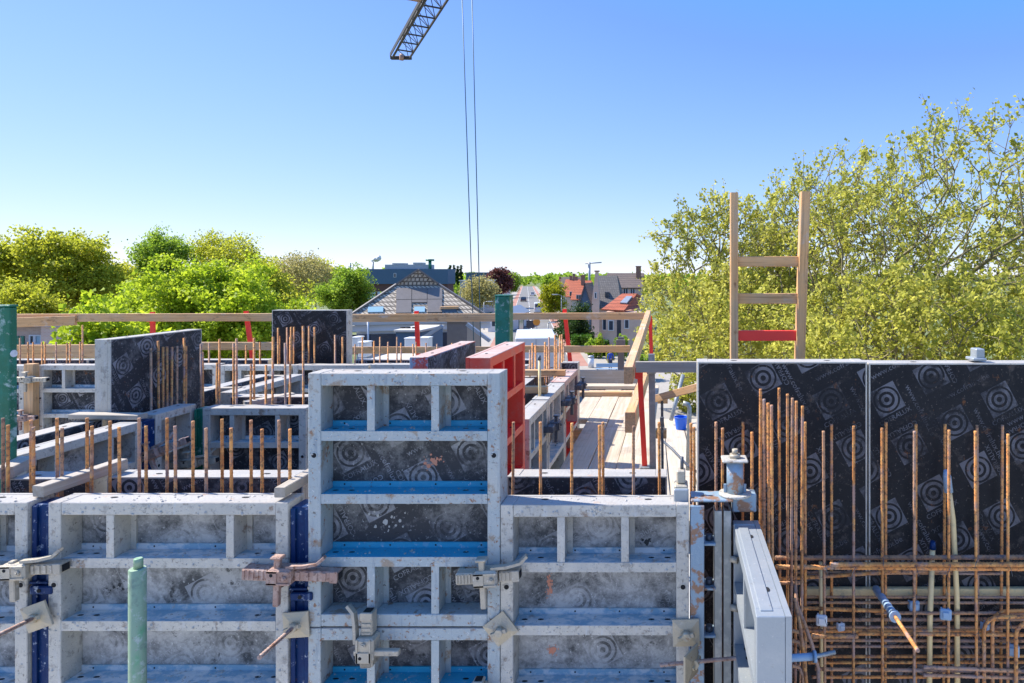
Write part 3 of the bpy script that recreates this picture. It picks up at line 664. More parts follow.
board('guard_rail', 'lower timber guard rail in front of the white truck', 'guard rail', PT(495, 349, YR + .03), PT(630, 349, YR + .03), .035, .085, 'timber', group=RAIL, wobble=.003)
board('guard_rail', 'upper side rail sloping along the walkway, seen nearly end-on', 'guard rail', (-.30, 8.72, 7.49), (-.295, 4.62, 7.32), .06, .115, 'timber', group=RAIL)
board('guard_rail', 'lower side rail along the walkway with a sawn end', 'guard rail', (-.30, 8.3, 6.83), (-.29, 4.72, 6.98), .07, .14, 'timber', group=RAIL)
board('guard_rail', 'grey cross board running behind the big black panel from the steel post', 'guard rail', (-.25, 4.72, 7.365), (1.2, 4.72, 7.365), .035, .075, 'greytimber', group=RAIL)
board('batten', 'slanting pale batten between steel post and black panel', 'batten', PT(654, 399, 5.6), PT(702, 386, 5.3), .04, .06, 'timber')
def post(label, p, q, s=.05, m='redpaint', holes=False):
    t = thing('railing_post', label, 'railing post', p, 0, 'railing posts')
    b = MB(); b.bar(p, q, s, s * .7); b.build('upright', m, t, True)
    d = (Vector(q) - Vector(p)); z = Vector(q) - d * .10
    b = MB(); b.cham(q[0] - s * .75, q[0] + s * .75, q[1] - s * .6 - .03, q[1] - s * .6 + .0, z.z - .03, z.z + .05, .004); b.build('rail_clip', m, t, True)
    b = MB(); b.cham(p[0] - s, p[0] + s, p[1] - s, p[1] + s, p[2] - .004, p[2] + .03, .005); b.build('foot', 'galvpipe', t, True)
    return t
def rp(label, px0, py0, px1, py1, Y, zb, **kw):
    q = PT(px1, py1, Y); a = PT(px0, py0, Y); k = (zb - q.z) / (a.z - q.z); p = q + (a - q) * k
    return post(label, p, q, **kw)
rp('upright red railing post in front of the bright green maple', 153, 345, 152.5, 312, YR + .09, 6.6)
rp('leaning red railing post beside the white site cabin', 253, 362, 246, 311, YR + .09, 6.6)
rp('red railing post in front of the white-walled house', 418, 350, 416.5, 311, YR + .1, 6.6)
rp('leaning red railing post at the head of the street', 570, 360, 564.5, 309, YR + .09, 6.62)
rp('red corner railing post in front of the plane trees', 652, 372, 650, 316, YR + .06, 6.62, s=.045)
rp('near red railing post standing on the walkway planks', 645, 471, 639.3, 363, 4.80, 6.63, s=.036)
rp('grey perforated steel post beside the near red post', 653, 471, 651.5, 354, 4.86, 6.4, s=.045, m='galvpipe')
rp('dark steel post at the end of the walkway', 621, 380, 621, 337, 9.0, 6.4, s=.08, m='solar')
rp('thin dark scaffold tube standing beyond the near red post', 662.5, 470, 662, 398, 5.6, 5.0, s=.022, m='darkclamp')

# walkway
xs = [(-.985, -.80), (-.795, -.60), (-.595, -.40), (-.395, -.16)]
for i, (a, c) in enumerate(xs):
    lab = ['long scaffold plank in the shade along the formwork row', 'second scaffold plank of the walkway, half shaded', 'third scaffold plank of the walkway, sunlit', 'outermost scaffold plank of the walkway under the side rail'][i]
    board('scaffold_plank', lab, 'plank', ((a + c) / 2, 3.5 if i > 0 else 6.5, 6.605 + .004 * (i % 2)), ((a + c) / 2, 8.5, 6.605 + .004 * (i % 2)), c - a, .045, 'plank', group='walkway planks', wobble=.002)
board('toe_board', 'upright grey toe board closing the end of the walkway', 'board', (-1.2, 8.56, 6.72), (-.42, 8.56, 6.72), .035, .18, 'greytimber')
board('cross_plank', 'pale plank lying across the far end of the walkway', 'plank', (-1.1, 8.25, 6.655), (-.44, 8.25, 6.655), .20, .04, 'plank')
board('cross_plank', 'narrow timber lying across the walkway in front of the pale cross plank', 'plank', (-1.1, 7.75, 6.655), (-.45, 7.75, 6.655), .10, .05, 'timber')
for i in range(3):
    o = board('ledger', 'timber ledger carrying the walkway planks, %s from the near end' % ORD[i], 'timber', (-1.0, 4.6 + 1.7 * i, 6.54), (-.05, 4.6 + 1.7 * i, 6.54), .08, .08, 'timber', group='walkway ledgers')
# lower landing beyond the rail
for i in range(4):
    a = -.62 + .42 * i
    board('landing_plank', '%s pale plank of the lower landing, counted from the walkway side' % ORD[i], 'plank', (a, 8.9, 4.77 + .004 * (i % 2)), (a - .2, 15.2, 4.77 + .004 * (i % 2)), .40, .05, 'plank', group='lower landing planks', wobble=.004)
b = MB(); structure(b.box(-1.2, 3.0, 9.4, 15.3, 0, 4.735).build('landing_base', 'concrete'))
bk = PT(681, 428, 14.2); t = thing('bucket', 'blue plastic bucket on the lower landing', 'bucket', (bk.x, 14.2, 4.80))
b = MB(); b.tube([(bk.x, 14.2, 4.80), (bk.x, 14.2, 5.05)], [.105, .14], 20, caps=False); b.tube([(bk.x, 14.2, 4.80), (bk.x, 14.2, 4.805)], .105, 20); b.build('body', 'bucketblue', t, True)
MB().tube([(bk.x + .143 * math.cos(a), 14.2 + .143 * math.sin(a), 5.05) for a in np.linspace(0, 2 * math.pi, 24)], .008, 6).build('rim', 'bucketblue', t, True)
MB().tube([(bk.x + .14 * math.cos(a), 14.2 - .05, 5.04 + .12 * math.sin(a)) for a in np.linspace(0, math.pi, 12)], .004, 6).build('handle', 'galvpipe', t, True)
tag(MB().tube([PT(671, 420, 14.6), PT(683, 375, 15.2)], .045, 10).build('scaffold_tube', 'galvpipe'), 'grey scaffold tube leaning beyond the blue bucket', 'tube')
tag(MB().tube([PT(688, 470, 10), PT(689.5, 408, 10), PT(688, 404.5, 10), PT(683, 403, 10)], .035, 10).build('bent_pipe', 'galvpipe'), 'dark bent pipe standing beside the big black panel', 'pipe')
tag(MB().tube([PT(657, 436, 10), PT(672, 449, 9.4), PT(688, 466, 9.2), PT(700, 474, 9.1)], .018, 6).build('hose', 'darkclamp'), 'dark hose snaking across the lower landing', 'hose')

# battens lying on the formwork tops
board('batten', 'long pale batten lying across the front wall beside the short film-faced panel', 'batten', (PX(38, 2.75), 2.75, 7.128), (PX(123, 3.09), 3.09, 7.148), .055, .045, 'greytimber')
board('batten', 'pale batten on the formwork top at the foot of the green box post', 'batten', (PX(3, 2.98), 2.98, 7.135), (PX(27, 3.17), 3.17, 7.135), .07, .05, 'greytimber')
board('batten', 'pale batten bridging the front wall beside the tall blue-ribbed panel', 'batten', (-1.56, 2.715, 7.135), (-1.565, 3.1, 7.14), .042, .04, 'greytimber')
board('batten', 'thin batten laid over the side wall under the tall black panel', 'batten', (-3.66, 4.18, 7.14), (-3.24, 4.18, 7.135), .08, .03, 'greytimber')
board('batten', 'spacer batten across the walkway wall near the red panel', 'batten', (-1.30, 5.1, 7.145), (-.93, 5.1, 7.145), .06, .05, 'timber')
board('batten', 'spacer batten across the walkway wall by the rebar cluster', 'batten', (-1.30, 5.95, 7.15), (-.93, 5.95, 7.15), .06, .05, 'timber')
board('batten', 'grey batten laid from the cross wall toward the blue-ribbed panel', 'batten', PT(245, 405, 4.75), PT(293, 396, 5.0), .07, .05, 'greytimber')
board('batten', 'flat batten bridging the side wall beyond the cross wall', 'batten', PT(197, 389.5, 5.32), PT(240, 389, 5.32), .06, .03, 'greytimber')
board('batten', 'flat batten lying near the small tall black panel', 'batten', PT(246, 377, 6.02), PT(297, 377, 6.02), .06, .03, 'greytimber')
board('upright_timber', 'upright sawn timber clamped between two far-wall panels', 'timber', (PX(31.5, 6.66), 6.66, 4.6), (PX(31.5, 6.66), 6.66, 7.135), .09, .07, 'timber')
board('formwork_batten', 'cream recess batten fixed across the black panels behind the rebar', 'batten', (PX(800, 2.985), 2.986, PZ(592.5, 2.985)), (PX(1085, 2.985), 2.986, PZ(592.5, 2.985)), .026, .042, 'pvc')

# ladder
YL = 3.62
lad = thing('ladder', 'site-made wooden ladder with one red rung above the black panel', 'ladder', (PX(770, YL), YL + .3, 4.4))
lp0, lp1 = PT(734, 360, YL), PT(734, 193, YL); rp0, rp1 = PT(799.5, 360, YL), PT(805, 192, YL)
def ext(a, q, z): return q + (a - q) * ((z - q.z) / (a.z - q.z))
board('rail', None, None, ext(lp0, lp1, 4.4), lp1, .040, .06, 'timber', lad, up=(0, 1, 0))
board('rail', None, None, ext(rp0, rp1, 4.4), rp1, .048, .06, 'timber', lad, up=(0, 1, 0))
for k, py in enumerate((261.5, 298.5, 335.5, 373, 410, 447, 485, 523)):
    z = PZ(py, YL); l = ext(lp0, lp1, z); r_ = ext(rp0, rp1, z)
    o = board('rung', None, None, (l.x + .018, YL - .0, z), (r_.x - .018, YL - .0, z), .055, .022 if k != 2 else .022, 'redpaint' if k == 2 else 'timber', lad, roll=R(90))
    if k == 2: o['label'] = 'red painted rung'
tag(MB().cham(PX(974, 3.05), PX(983, 3.05), 3.03, 3.09, 7.62, 7.672, .004).cham(PX(970, 3.05), PX(984, 3.05), 3.02, 3.1, 7.619, 7.632, .003).build('bracket', 'alu'), 'small pale metal bracket on top of the black panel', 'bracket')

# ---------------------------------------------------------------- reinforcement
def rebar_mesh(pts, r, fine):
    pts = [Vector(p) for p in pts]; b = MB()
    if not fine: return b.tube(pts, r, 7)
    P_ = []; rr = []
    for a, q in zip(pts, pts[1:]):
        L = (q - a).length; n = max(2, int(L / (.007 if max(a.z, q.z) > 6.2 else .06)))
        for i in range(n): P_.append(a.lerp(q, i / n)); rr.append(r * (1.10 if i % 2 else .92))
    P_.append(pts[-1]); rr.append(r)
    return b.tube(P_, rr, 7)
def rebar(label, pts, r=.0075, m='rebar', group='rebar', fine=False, name='rebar'):
    pts = [Vector(p) for p in pts]; o = rebar_mesh(pts, r, fine).build(name, m, None, True, loc=pts[0])
    return tag(o, label, 'rebar', group)
def uprights(lst, label, group, zb, r=.0075, fine=False, tilt=.03):
    """lst: (px, py of the top, Y)"""
    for i, (px, py, Y) in enumerate(sorted(lst)):
        top = PT(px, py, Y); dx = random.uniform(-tilt, tilt); dy = random.uniform(-tilt, tilt) * .6
        mid = Vector((top.x + dx * .5, Y + dy * .3, (top.z + zb) / 2)); bot = Vector((top.x + dx, Y + dy, zb))
        k_ = (6.15 - zb) / (top.z - zb); rebar(label % ORD[i], [bot, mid, top] if not fine else [bot, bot.lerp(top, k_), top], r, 'rebar' if (i * 7) % 5 else 'rebardark', group, fine)
FR, BK = 2.865, 2.955
uprights([(3, 418, BK), (8, 425, FR), (31, 420, BK), (33.5, 427, FR), (57, 418, BK), (62, 428, FR), (87, 418, BK), (92, 426, FR), (110, 421, BK), (119, 427, FR), (139, 418, BK), (146, 426, FR), (167, 418, BK), (175, 426, FR), (193, 421, BK), (206, 428, FR), (222, 419, BK), (231, 428, FR), (251, 420, BK), (262, 429, FR), (279, 420, BK), (290, 429, FR)],
         '%s rusty upright rebar in the front wall, counted from the green box post', 'starter bars in the front wall', 4.42, .0063, True, .02)
uprights([(513.5, 422, BK), (540.5, 422, FR), (572, 423, FR), (599.5, 425, FR), (603, 422, BK), (633.5, 426, FR), (659, 422, BK), (691, 423, BK), (694, 427, FR)],
         '%s rusty upright rebar counted from the red panel across the walkway', 'starter bars before the walkway', 4.42, .0063, True, .02)
uprights([(716, 422, BK), (722.6, 428, FR), (743, 422, BK), (752, 432, FR), (760.5, 389, 2.90), (764, 399, 2.86), (768, 403, 2.82), (771.5, 405, 2.78), (779, 388, 2.93), (787.5, 394, 2.88), (792.4, 398, 2.84), (796.3, 401, 2.80), (802.5, 406, 2.76), (805, 422, 2.92)],
         '%s upright rebar of the dense corner cluster, counted from the jack', 'corner cluster rebar', 4.42, .0063, True, .018)
uprights([(823.4, 431, FR), (831.5, 424, BK), (853.7, 426, FR), (882, 428, FR), (886, 422, BK), (914.4, 431, FR), (916, 424, BK), (945, 424, BK), (949, 430, FR), (975.4, 431, FR), (977, 425, BK), (1002.5, 425, BK), (1008, 434, FR), (1033, 425, BK), (1041, 433, FR)],
         '%s upright rebar of the long row before the black panels, counted from the corner cluster', 'rebar row before the black panels', 4.42, .0063, True, .018)
uprights([(150.8, 348, 4.50), (158, 341, 4.56), (163, 347, 4.60), (167, 346.5, 4.63), (172, 347, 4.67), (177, 346, 4.72), (184, 338, 4.78), (186, 346, 4.82)],
         '%s rebar in front of the tall black side-wall panel, counted from its steel end', 'side wall starter bars', 4.42, .0075)
uprights([(20, 338, 6.86), (28, 342, 6.86), (33, 342, 6.92), (42, 342, 6.86), (45, 342, 6.92), (56, 342, 6.86), (67, 343, 6.86), (70, 342, 6.92), (80, 342, 6.86), (82.5, 325, 6.90)],
         '%s thin rebar of the far wall, counted from the green box post', 'far wall starter bars by the green post', 4.42, .0075)
uprights([(201, 344, 4.75), (202.5, 352, 4.82), (217, 363, 4.72), (219.5, 339, 4.8), (233.5, 343, 4.75), (236.5, 338.5, 4.8), (251, 364, 4.72), (254, 338, 4.8), (266, 365, 4.72), (273, 337, 4.78), (285, 343, 4.75), (290.5, 337, 4.8), (303, 326, 4.75)],
         '%s rebar of the cross wall, counted from the tall black side-wall panel', 'cross wall starter bars', 4.42, .0075)
uprights([(209, 343, 6.9), (246, 345, 6.86), (260, 342, 6.9), (278, 328, 6.86), (279.5, 336, 6.92), (287, 327.5, 6.9), (291, 327, 6.86), (294, 327, 6.92), (309, 326, 6.88), (314.5, 327, 6.9), (335, 335, 6.86), (342.5, 337, 6.88)],
         '%s rebar by the small tall black panel, counted from the white cabin side', 'far wall starter bars by the small black panel', 4.42, .0085)
uprights([(355, 344, 6.9), (362.5, 337, 6.86), (374, 341, 6.9), (380, 337, 6.86), (388, 342, 6.9), (397, 337, 6.86), (401, 343, 6.9), (413, 344, 6.86), (416, 342, 6.9), (426, 343, 6.86), (437, 344, 6.9), (452, 343, 6.86)],
         '%s rebar below the white-walled house, counted from the small black panel', 'far wall starter bars below the house', 4.42, .0075)
uprights([(530, 350, 6.0), (532.5, 343, 6.1), (535.5, 345, 6.3), (545, 342, 6.2), (547, 347, 6.0), (549, 337, 6.3), (555, 335, 6.2), (556.5, 340, 6.4), (560, 335, 6.3), (562, 334.5, 6.5), (563.5, 343, 6.6)],
         '%s rebar of the walkway-wall cluster, counted from the red panel', 'walkway wall cluster rebar', 4.42, .0085)
tag(MB().tube([PT(540, 420, 5.0), PT(539.5, 360, 5.0)], .0105, 10).tube([PT(539.5, 360, 5.0), PT(539.5, 355.5, 5.0)], [.013, .009], 10, 1).build('spacer_tube', ['pvc', 'darkclamp']), 'cream plastic tube with black cap beside the rebar cluster', 'tube')
# stirrups lacing the cluster
for k, py in enumerate((366, 378)):
    z = 7.12 - .12 * k; X0 = -1.16
    rebar('%s stirrup lacing the walkway-wall cluster' % ['upper', 'lower'][k], [(X0, 5.9, z), (X0 + .12, 5.9, z), (X0 + .12, 6.5, z), (X0, 6.5, z), (X0, 5.92, z)], .005, 'rebardark', 'cluster stirrups')

# horizontal bars of the cage
def hbar(label, px0, py0, px1, py1, Y, m='rebar', r=.0075, bend=0):
    a, q = PT(px0, py0, Y), PT(px1, py1, Y); mid = a.lerp(q, .5) + Vector((0, 0, bend))
    return rebar(label, [a, a.lerp(mid, .5) + Vector((0, 0, bend * .25)), mid, mid.lerp(q, .5) + Vector((0, 0, bend * .25)), q], r, m, 'horizontal cage bars', True)
HB = [(802, 602.5, 1060, 603, 2.93, 'rebardark', .006, 0, 'thin bar just under the long bar at the cream batten'), (800, 631, 1000, 630.5, 2.91, 'rebar', .007, 0, 'thin orange bar between spacer clips and curved hooks'), (803, 646, 1060, 647, 2.945, 'rebardark', .0065, 0, 'thin dark bar over the tip of the rusty tie rod'), (808, 662.5, 1060, 662, 2.94, 'rebar', .0065, 0, 'thin orange bar below the tip of the tie rod'), (812, 677, 940, 677, 2.93, 'rebar', .0065, 0, 'low orange bar near the level blue sleeve'), (796, 572.5, 1000, 573.5, 2.95, 'rebardark', .0065, 0, 'thin dark bar between thick orange bars and cream batten'), (775, 558, 1060, 557, 2.90, 'rebardark', .010, 0, 'topmost thick dark horizontal bar of the cage'), (830, 564.5, 1060, 564.5, 2.845, 'rebar', .010, 0, 'thick orange horizontal bar just under the topmost dark one'), (776, 567, 1060, 569, 2.86, 'rebar', .0095, 0, 'long orange bar running from the pale end-on panel'), (775, 579, 900, 570.5, 2.93, 'rebar', .0075, -.004, 'slightly bowed bar rising under the thick orange bars'), (805, 577, 1060, 567, 2.94, 'rebardark', .007, .004, 'thin slanting bar behind the thick orange bars'),
      (803, 597, 1060, 597.5, 2.945, 'rebardark', .006, 0, 'thin dark bar along the lower edge of the cream batten'), (802, 608, 882, 611, 2.89, 'rebar', .008, 0, 'short orange bar just under the cream batten'), (802, 620, 1060, 619, 2.94, 'rebardark', .008, 0, 'dark bar passing behind the white spacer clips'), (875, 613, 1060, 613, 2.90, 'rebardark', .007, 0, 'dark bar level with the blue square spacer'), (802, 627, 1060, 627, 2.945, 'rebardark', .006, 0, 'thin bar through the white double clip'), (812, 636, 858, 636, 2.86, 'rebar', .010, 0, 'short bright orange bar end by the white double clip'), (858, 633.5, 1060, 635, 2.88, 'rebar', .008, 0, 'long bar passing under the blue square spacer'), (805, 640, 1060, 641, 2.94, 'rebardark', .007, 0, 'dark bar ending in the curved hooks'), (820, 656.5, 1060, 656, 2.93, 'rebar', .0065, 0, 'thin bar at the tip of the rusty tie rod'), (815, 669, 1060, 672, 2.88, 'rebardark', .0075, 0, 'grey bar low in the cage'), (923, 667, 1020, 671, 2.85, 'rebardark', .0075, 0, 'short grey bar between the cream tubes low in the cage'), (923, 675, 1060, 679, 2.86, 'rebardark', .0075, 0, 'lowest grey bar in view'), (765, 583, 800, 583, 2.86, 'rebar', .0075, 0, 'short tie bar between cluster and pale end-on panel'), (700, 586, 700.5, 586.5, 2.9, 'rebar', .007, 0, '')]
for a in HB[:-1]: hbar(a[8], *a[:8])
def hook(label, px, py0, Y, L, r=.008):
    c = PT(px, py0, Y); pts = [c + Vector((0, 0, -.45)), c + Vector((0, 0, -.06))]
    for k in range(1, 7): th = k / 6 * math.pi / 2; pts.append(c + Vector((.06 - .06 * math.cos(th), 0, -.06 + .06 * math.sin(th))))
    pts.append(c + Vector((L, 0, 0.004))); return rebar(label, pts, r, 'rebar', 'curved hook bars', True)
hook('curved hook bar with its bend nearest the thin cream tube', 984, 617, 2.86, .35); hook('curved hook bar with its bend highest in the cage', 992.5, 611, 2.88, .3); hook('curved hook bar with its bend at the picture edge', 1016, 622, 2.84, .25)
pts = [PT(795, 585, 2.80), PT(797, 605, 2.76), PT(805, 625, 2.74), PT(812, 645, 2.72), PT(818, 668, 2.72), PT(820, 720, 2.72)]
rebar('bent dark bar curving down beside the pale end-on panel', pts, .008, 'rebardark', 'bent side bars', True)
pts = [PT(794, 598, 2.74), PT(800, 625, 2.70), PT(803, 650, 2.68), PT(808, 700, 2.68)]
rebar('second bent bar curving down inside the first, by the pale panel', pts, .0075, 'rebar', 'bent side bars', True)
for k, py in enumerate((632, 642, 667)):
    z = PZ(py, 2.72); x0 = .36
    rebar(['upper', 'middle', 'lower'][k] + ' short bar with turned-down end beside the pale end-on panel', [(x0, 2.70 - .1 * k, z), (x0 + .12, 2.73, z), (x0 + .15, 2.74, z - .012), (x0 + .165, 2.74, z - .05), (x0 + .17, 2.74, z - .3)], .0075, 'rebardark', 'side turned bars', True)

for i, (px, py) in enumerate(((824, 565), (854, 567), (882, 558), (914.5, 566), (949, 565), (976, 558), (1008, 566), (824, 620), (854, 634), (886, 613), (915, 597), (977, 634), (1008, 620), (945, 640), (803, 567), (770, 567))):
    c = PT(px, py, 2.838); k = random.uniform(-1, 1)
    tag(MB().tube([c + Vector((-.012, .012, -.010)), c + Vector((0, -.004, .002)), c + Vector((.012, .010, .010)), c + Vector((.004, -.008, 0)), c + Vector((.012 * k, -.020, -.018)), c + Vector((.018 * k, -.022, -.034))], .0013, 5).build('tie_wire', 'darkclamp', None, True, loc=c), 'thin dark tie wire twisted round a bar crossing of the cage', 'tie wire', 'tie wires on the cage')
# plastic spacers and tubes in the cage
def spacer_tube(label, pts, r=.0115):
    return tag(MB().tube(pts, r, 12).build('spacer_tube', 'pvc', None, True, loc=pts[0]), label, 'tube', 'cream spacer tubes')
spacer_tube('cream plastic tube standing in the cage, blue tip at its top', [PT(929, 720, 2.91), PT(930, 620, 2.91), PT(932.5, 549, 2.91)])
spacer_tube('tall slanting cream tube with blue cap rising above the cage', [PT(957.5, 720, 2.92), PT(957, 600, 2.92), PT(953, 520, 2.92), PT(946.5, 472, 2.92)])
spacer_tube('thin cream tube behind the white clips near the pale panel', [PT(822, 720, 2.93), PT(821, 620, 2.93), PT(820.5, 562, 2.93)], .008)
t = thing('tube_cap', 'light blue cap on the tall slanting cream tube', 'cap', PT(946.5, 474, 2.92)); b = MB()
b.tube([PT(948.5, 492, 2.918), PT(947, 476, 2.918), PT(946, 470, 2.918)], [.019, .017, .010], 12); b.build('sleeve', 'blueplastic', t, True)
tag(MB().tube([PT(932.5, 549, 2.91), PT(933, 541, 2.91)], [.015, .010], 10).build('tube_cap', 'bluefill', None, True, loc=PT(932.5, 549, 2.91)), 'dark blue tip plug on the short cream tube', 'cap')
# tie sleeve pointing out of the wall
t = thing('tie_sleeve', 'ribbed blue tie sleeve poking out with a rusty rod', 'tie sleeve', PT(876, 590, 2.95))
p0, p1, p2 = PT(876, 589, 2.96), PT(894, 615, 2.66), PT(918, 651, 2.36)
pts = []; rr = []
for i in range(25): pts.append(p0.lerp(p1, i / 24)); rr.append(.017 if i % 4 < 2 else .0145)
MB().tube(pts, rr, 14).build('sleeve', 'blueplastic', t, True); MB().tube([p1, p1 + (p2 - p1).normalized() * .02], [.022, .022], 14).build('collar', 'blueplastic', t, True)
pts = []; rr = []
for i in range(41): pts.append((p1 + (p2 - p1).normalized() * .01).lerp(p2, i / 40)); rr.append(.0085 if i % 2 else .0065)
MB().tube(pts, rr, 8).build('rod', 'rebar', t, True)
t = thing('tie_sleeve', 'blue tie sleeve lying level beside the pale end-on panel', 'tie sleeve', PT(800, 656, 2.6))
p0, p1, p2 = Vector((.355, 2.52, PZ(655, 2.55))), Vector((.53, 2.54, PZ(655, 2.55))), Vector((.61, 2.55, PZ(652, 2.55)))
MB().tube([p0, p1], .0135, 14).build('sleeve', 'blueplastic', t, True); MB().tube([p1 - Vector((.006, 0, 0)), p1 + Vector((.006, 0, 0))], .021, 14).build('collar', 'blueplastic', t, True)
pts = []; rr = []
for i in range(17): pts.append(p1.lerp(p2, i / 16)); rr.append(.009 if i % 2 else .007)
MB().tube(pts, rr, 8).build('rod', 'galvpipe', t, True)
def clip(label, px, py, Y, m, s=.05, ang=0):
    c = PT(px, py, Y); t = thing('spacer_clip', label, 'spacer', c, ang, 'plastic cover spacers'); h = s / 2
    b = MB(); b.cham(-h, h, -h * .5, h * .2, -h, h, .005); b.build('pad', m, t)
    b = MB(); b.cham(-h * .55, h * .55, -h * .52 - .006, -h * .52, -h * .6, h * .6, .002); b.build('face_plate', m, t)
    for k in (-1, 1):
        b = MB(); b.cham(k * h * .6 - .004, k * h * .6 + .004, h * .2, h * 1.0, -h * .8, h * .8, .002); b.build('prong', m, t)
    return t
clip('white square spacer clip on the thin cream tube', 821.5, 620, 2.85, 'whiteplastic', .046, R(-12))
clip('small white double spacer clip between two thin bars', 841, 627, 2.90, 'whiteplastic', .034, R(15))
clip('pale blue round-cornered spacer beside the blue tie sleeve', 914, 606, 2.92, 'blueplastic', .046, R(10))
clip('pale blue square spacer with white corner on an upright bar', 945.5, 614, 2.84, 'blueplastic', .046, R(-14))
clip('blue spacer clip at the bend of the hook bars', 986, 626, 2.90, 'blueplastic', .038, R(30))
clip('blue winged spacer clip lowest at the picture edge', 1013, 650, 2.88, 'blueplastic', .05, R(-30))

# ================================================================ our own building under the formwork
b = MB(); structure(b.box(-12.5, 5.6, -7.0, 9.3, 4.12, 4.40).build('floor_slab', 'concrete'))  # unseen slab, widened behind the camera and paled to bounce fill light
t = thing('building_shell', 'unfinished lower storey under the formwork', 'building', (-3, 3, 0)); MB().box(-12.3, 5.4, -6.8, 9.1, 0.0, 4.118).build('wall', 'brickpink', t, True)

# ================================================================ ground, street
b = MB(); b.add([(-3000, -60, 0), (3000, -60, 0), (3000, 6000, 0), (-3000, 6000, 0)], [(0, 1, 2, 3)]); structure(b.build('ground', 'grassy'))
SL = -.213
def rx(Y, off): return .7 + SL * Y + off
def strip(name, o0, o1, y0, y1, z, m, n=1):
    b = MB(); vs = []
    for i in range(n + 1):
        y = y0 + (y1 - y0) * i / n; vs += [(rx(y, o0), y, z), (rx(y, o1), y, z)]
    b.add(vs, [(2*i, 2*i + 1, 2*i + 3, 2*i + 2) for i in range(n)]); return structure(b.build(name, m))
strip('pavement', -9.5, 9.3, 16, 130, .004, 'paving'); strip('pavement', -7.5, 6.5, 130, 480, .006, 'paving')
strip('road', -3.3, 3.3, 40, 480, .010, 'asphalt'); strip('cycle_lane', -4.8, -3.45, 40, 500, .011, 'redpaving'); strip('cycle_lane', 3.45, 4.8, 60, 500, .011, 'redpaving')
strip('kerb', 3.31, 3.43, 40, 480, .07, 'concrete'); strip('kerb', -3.43, -3.31, 40, 480, .07, 'concrete')
b = MB()
for i in range(48):
    y = 45 + i * 9; b.add([(rx(y, -.08), y, .014), (rx(y, .08), y, .014), (rx(y + 3.5, .08), y + 3.5, .014), (rx(y + 3.5, -.08), y + 3.5, .014)], [(0, 1, 2, 3)])
structure(b.build('road_markings', 'roadwhite'))
b = MB(); b.add([(-11, 15, .005), (12, 15, .005), (12, 62, .005), (-2.6, 62, .005), (-11, 58, .005)], [(0, 1, 2, 3, 4)]); structure(b.build('plaza', 'paving'))
b = MB(); b.add([(-60, 12, .006), (-12, 12, .006), (-12.5, 60, .006), (-60, 60, .006)], [(0, 1, 2, 3)]); structure(b.build('yard', 'asphalt'))
b = MB(); b.add([(rx(84, 5.0), 84, .016), (rx(84, 6.6), 84, .016), (rx(100, 6.4), 100, .016), (rx(100, 5.0), 100, .016)], [(0, 1, 2, 3)]); structure(b.build('red_pavement', 'redpaving'))

# ================================================================ trees and plants
def mesh_np(name, V, Fq, m, parent=None, loc=None):
    me = bpy.data.meshes.new(name); n = len(V); k = len(Fq)
    me.vertices.add(n); me.vertices.foreach_set('co', V.astype(np.float32).ravel())
    me.loops.add(k * 4); me.loops.foreach_set('vertex_index', Fq.astype(np.int32).ravel())
    me.polygons.add(k); me.polygons.foreach_set('loop_start', np.arange(0, 4 * k, 4, dtype=np.int32)); me.polygons.foreach_set('loop_total', np.full(k, 4, np.int32))
    me.update(calc_edges=True); me.validate(); me.materials.append(M[m])
    return link(name, me, parent, loc)
def leaves(C, size, rng, droop=0.0, aspect=.6):
    n = len(C); d = rng.normal(size=(n, 3)); d[:, 2] -= droop; d /= np.linalg.norm(d, axis=1, keepdims=True)
    e = rng.normal(size=(n, 3)); e[:, 2] *= .6; e -= d * (e * d).sum(1, keepdims=True); e /= np.linalg.norm(e, axis=1, keepdims=True)
    s = size * rng.uniform(.6, 1.35, (n, 1)); nrm = np.cross(d, e) * s * .18
    V = np.empty((n, 4, 3)); V[:, 0] = C - d * s * .5; V[:, 1] = C + e * s * aspect * .5 + nrm; V[:, 2] = C + d * s * .5; V[:, 3] = C - e * s * aspect * .5 + nrm
    return V.reshape(-1, 3), np.arange(4 * n).reshape(-1, 4)
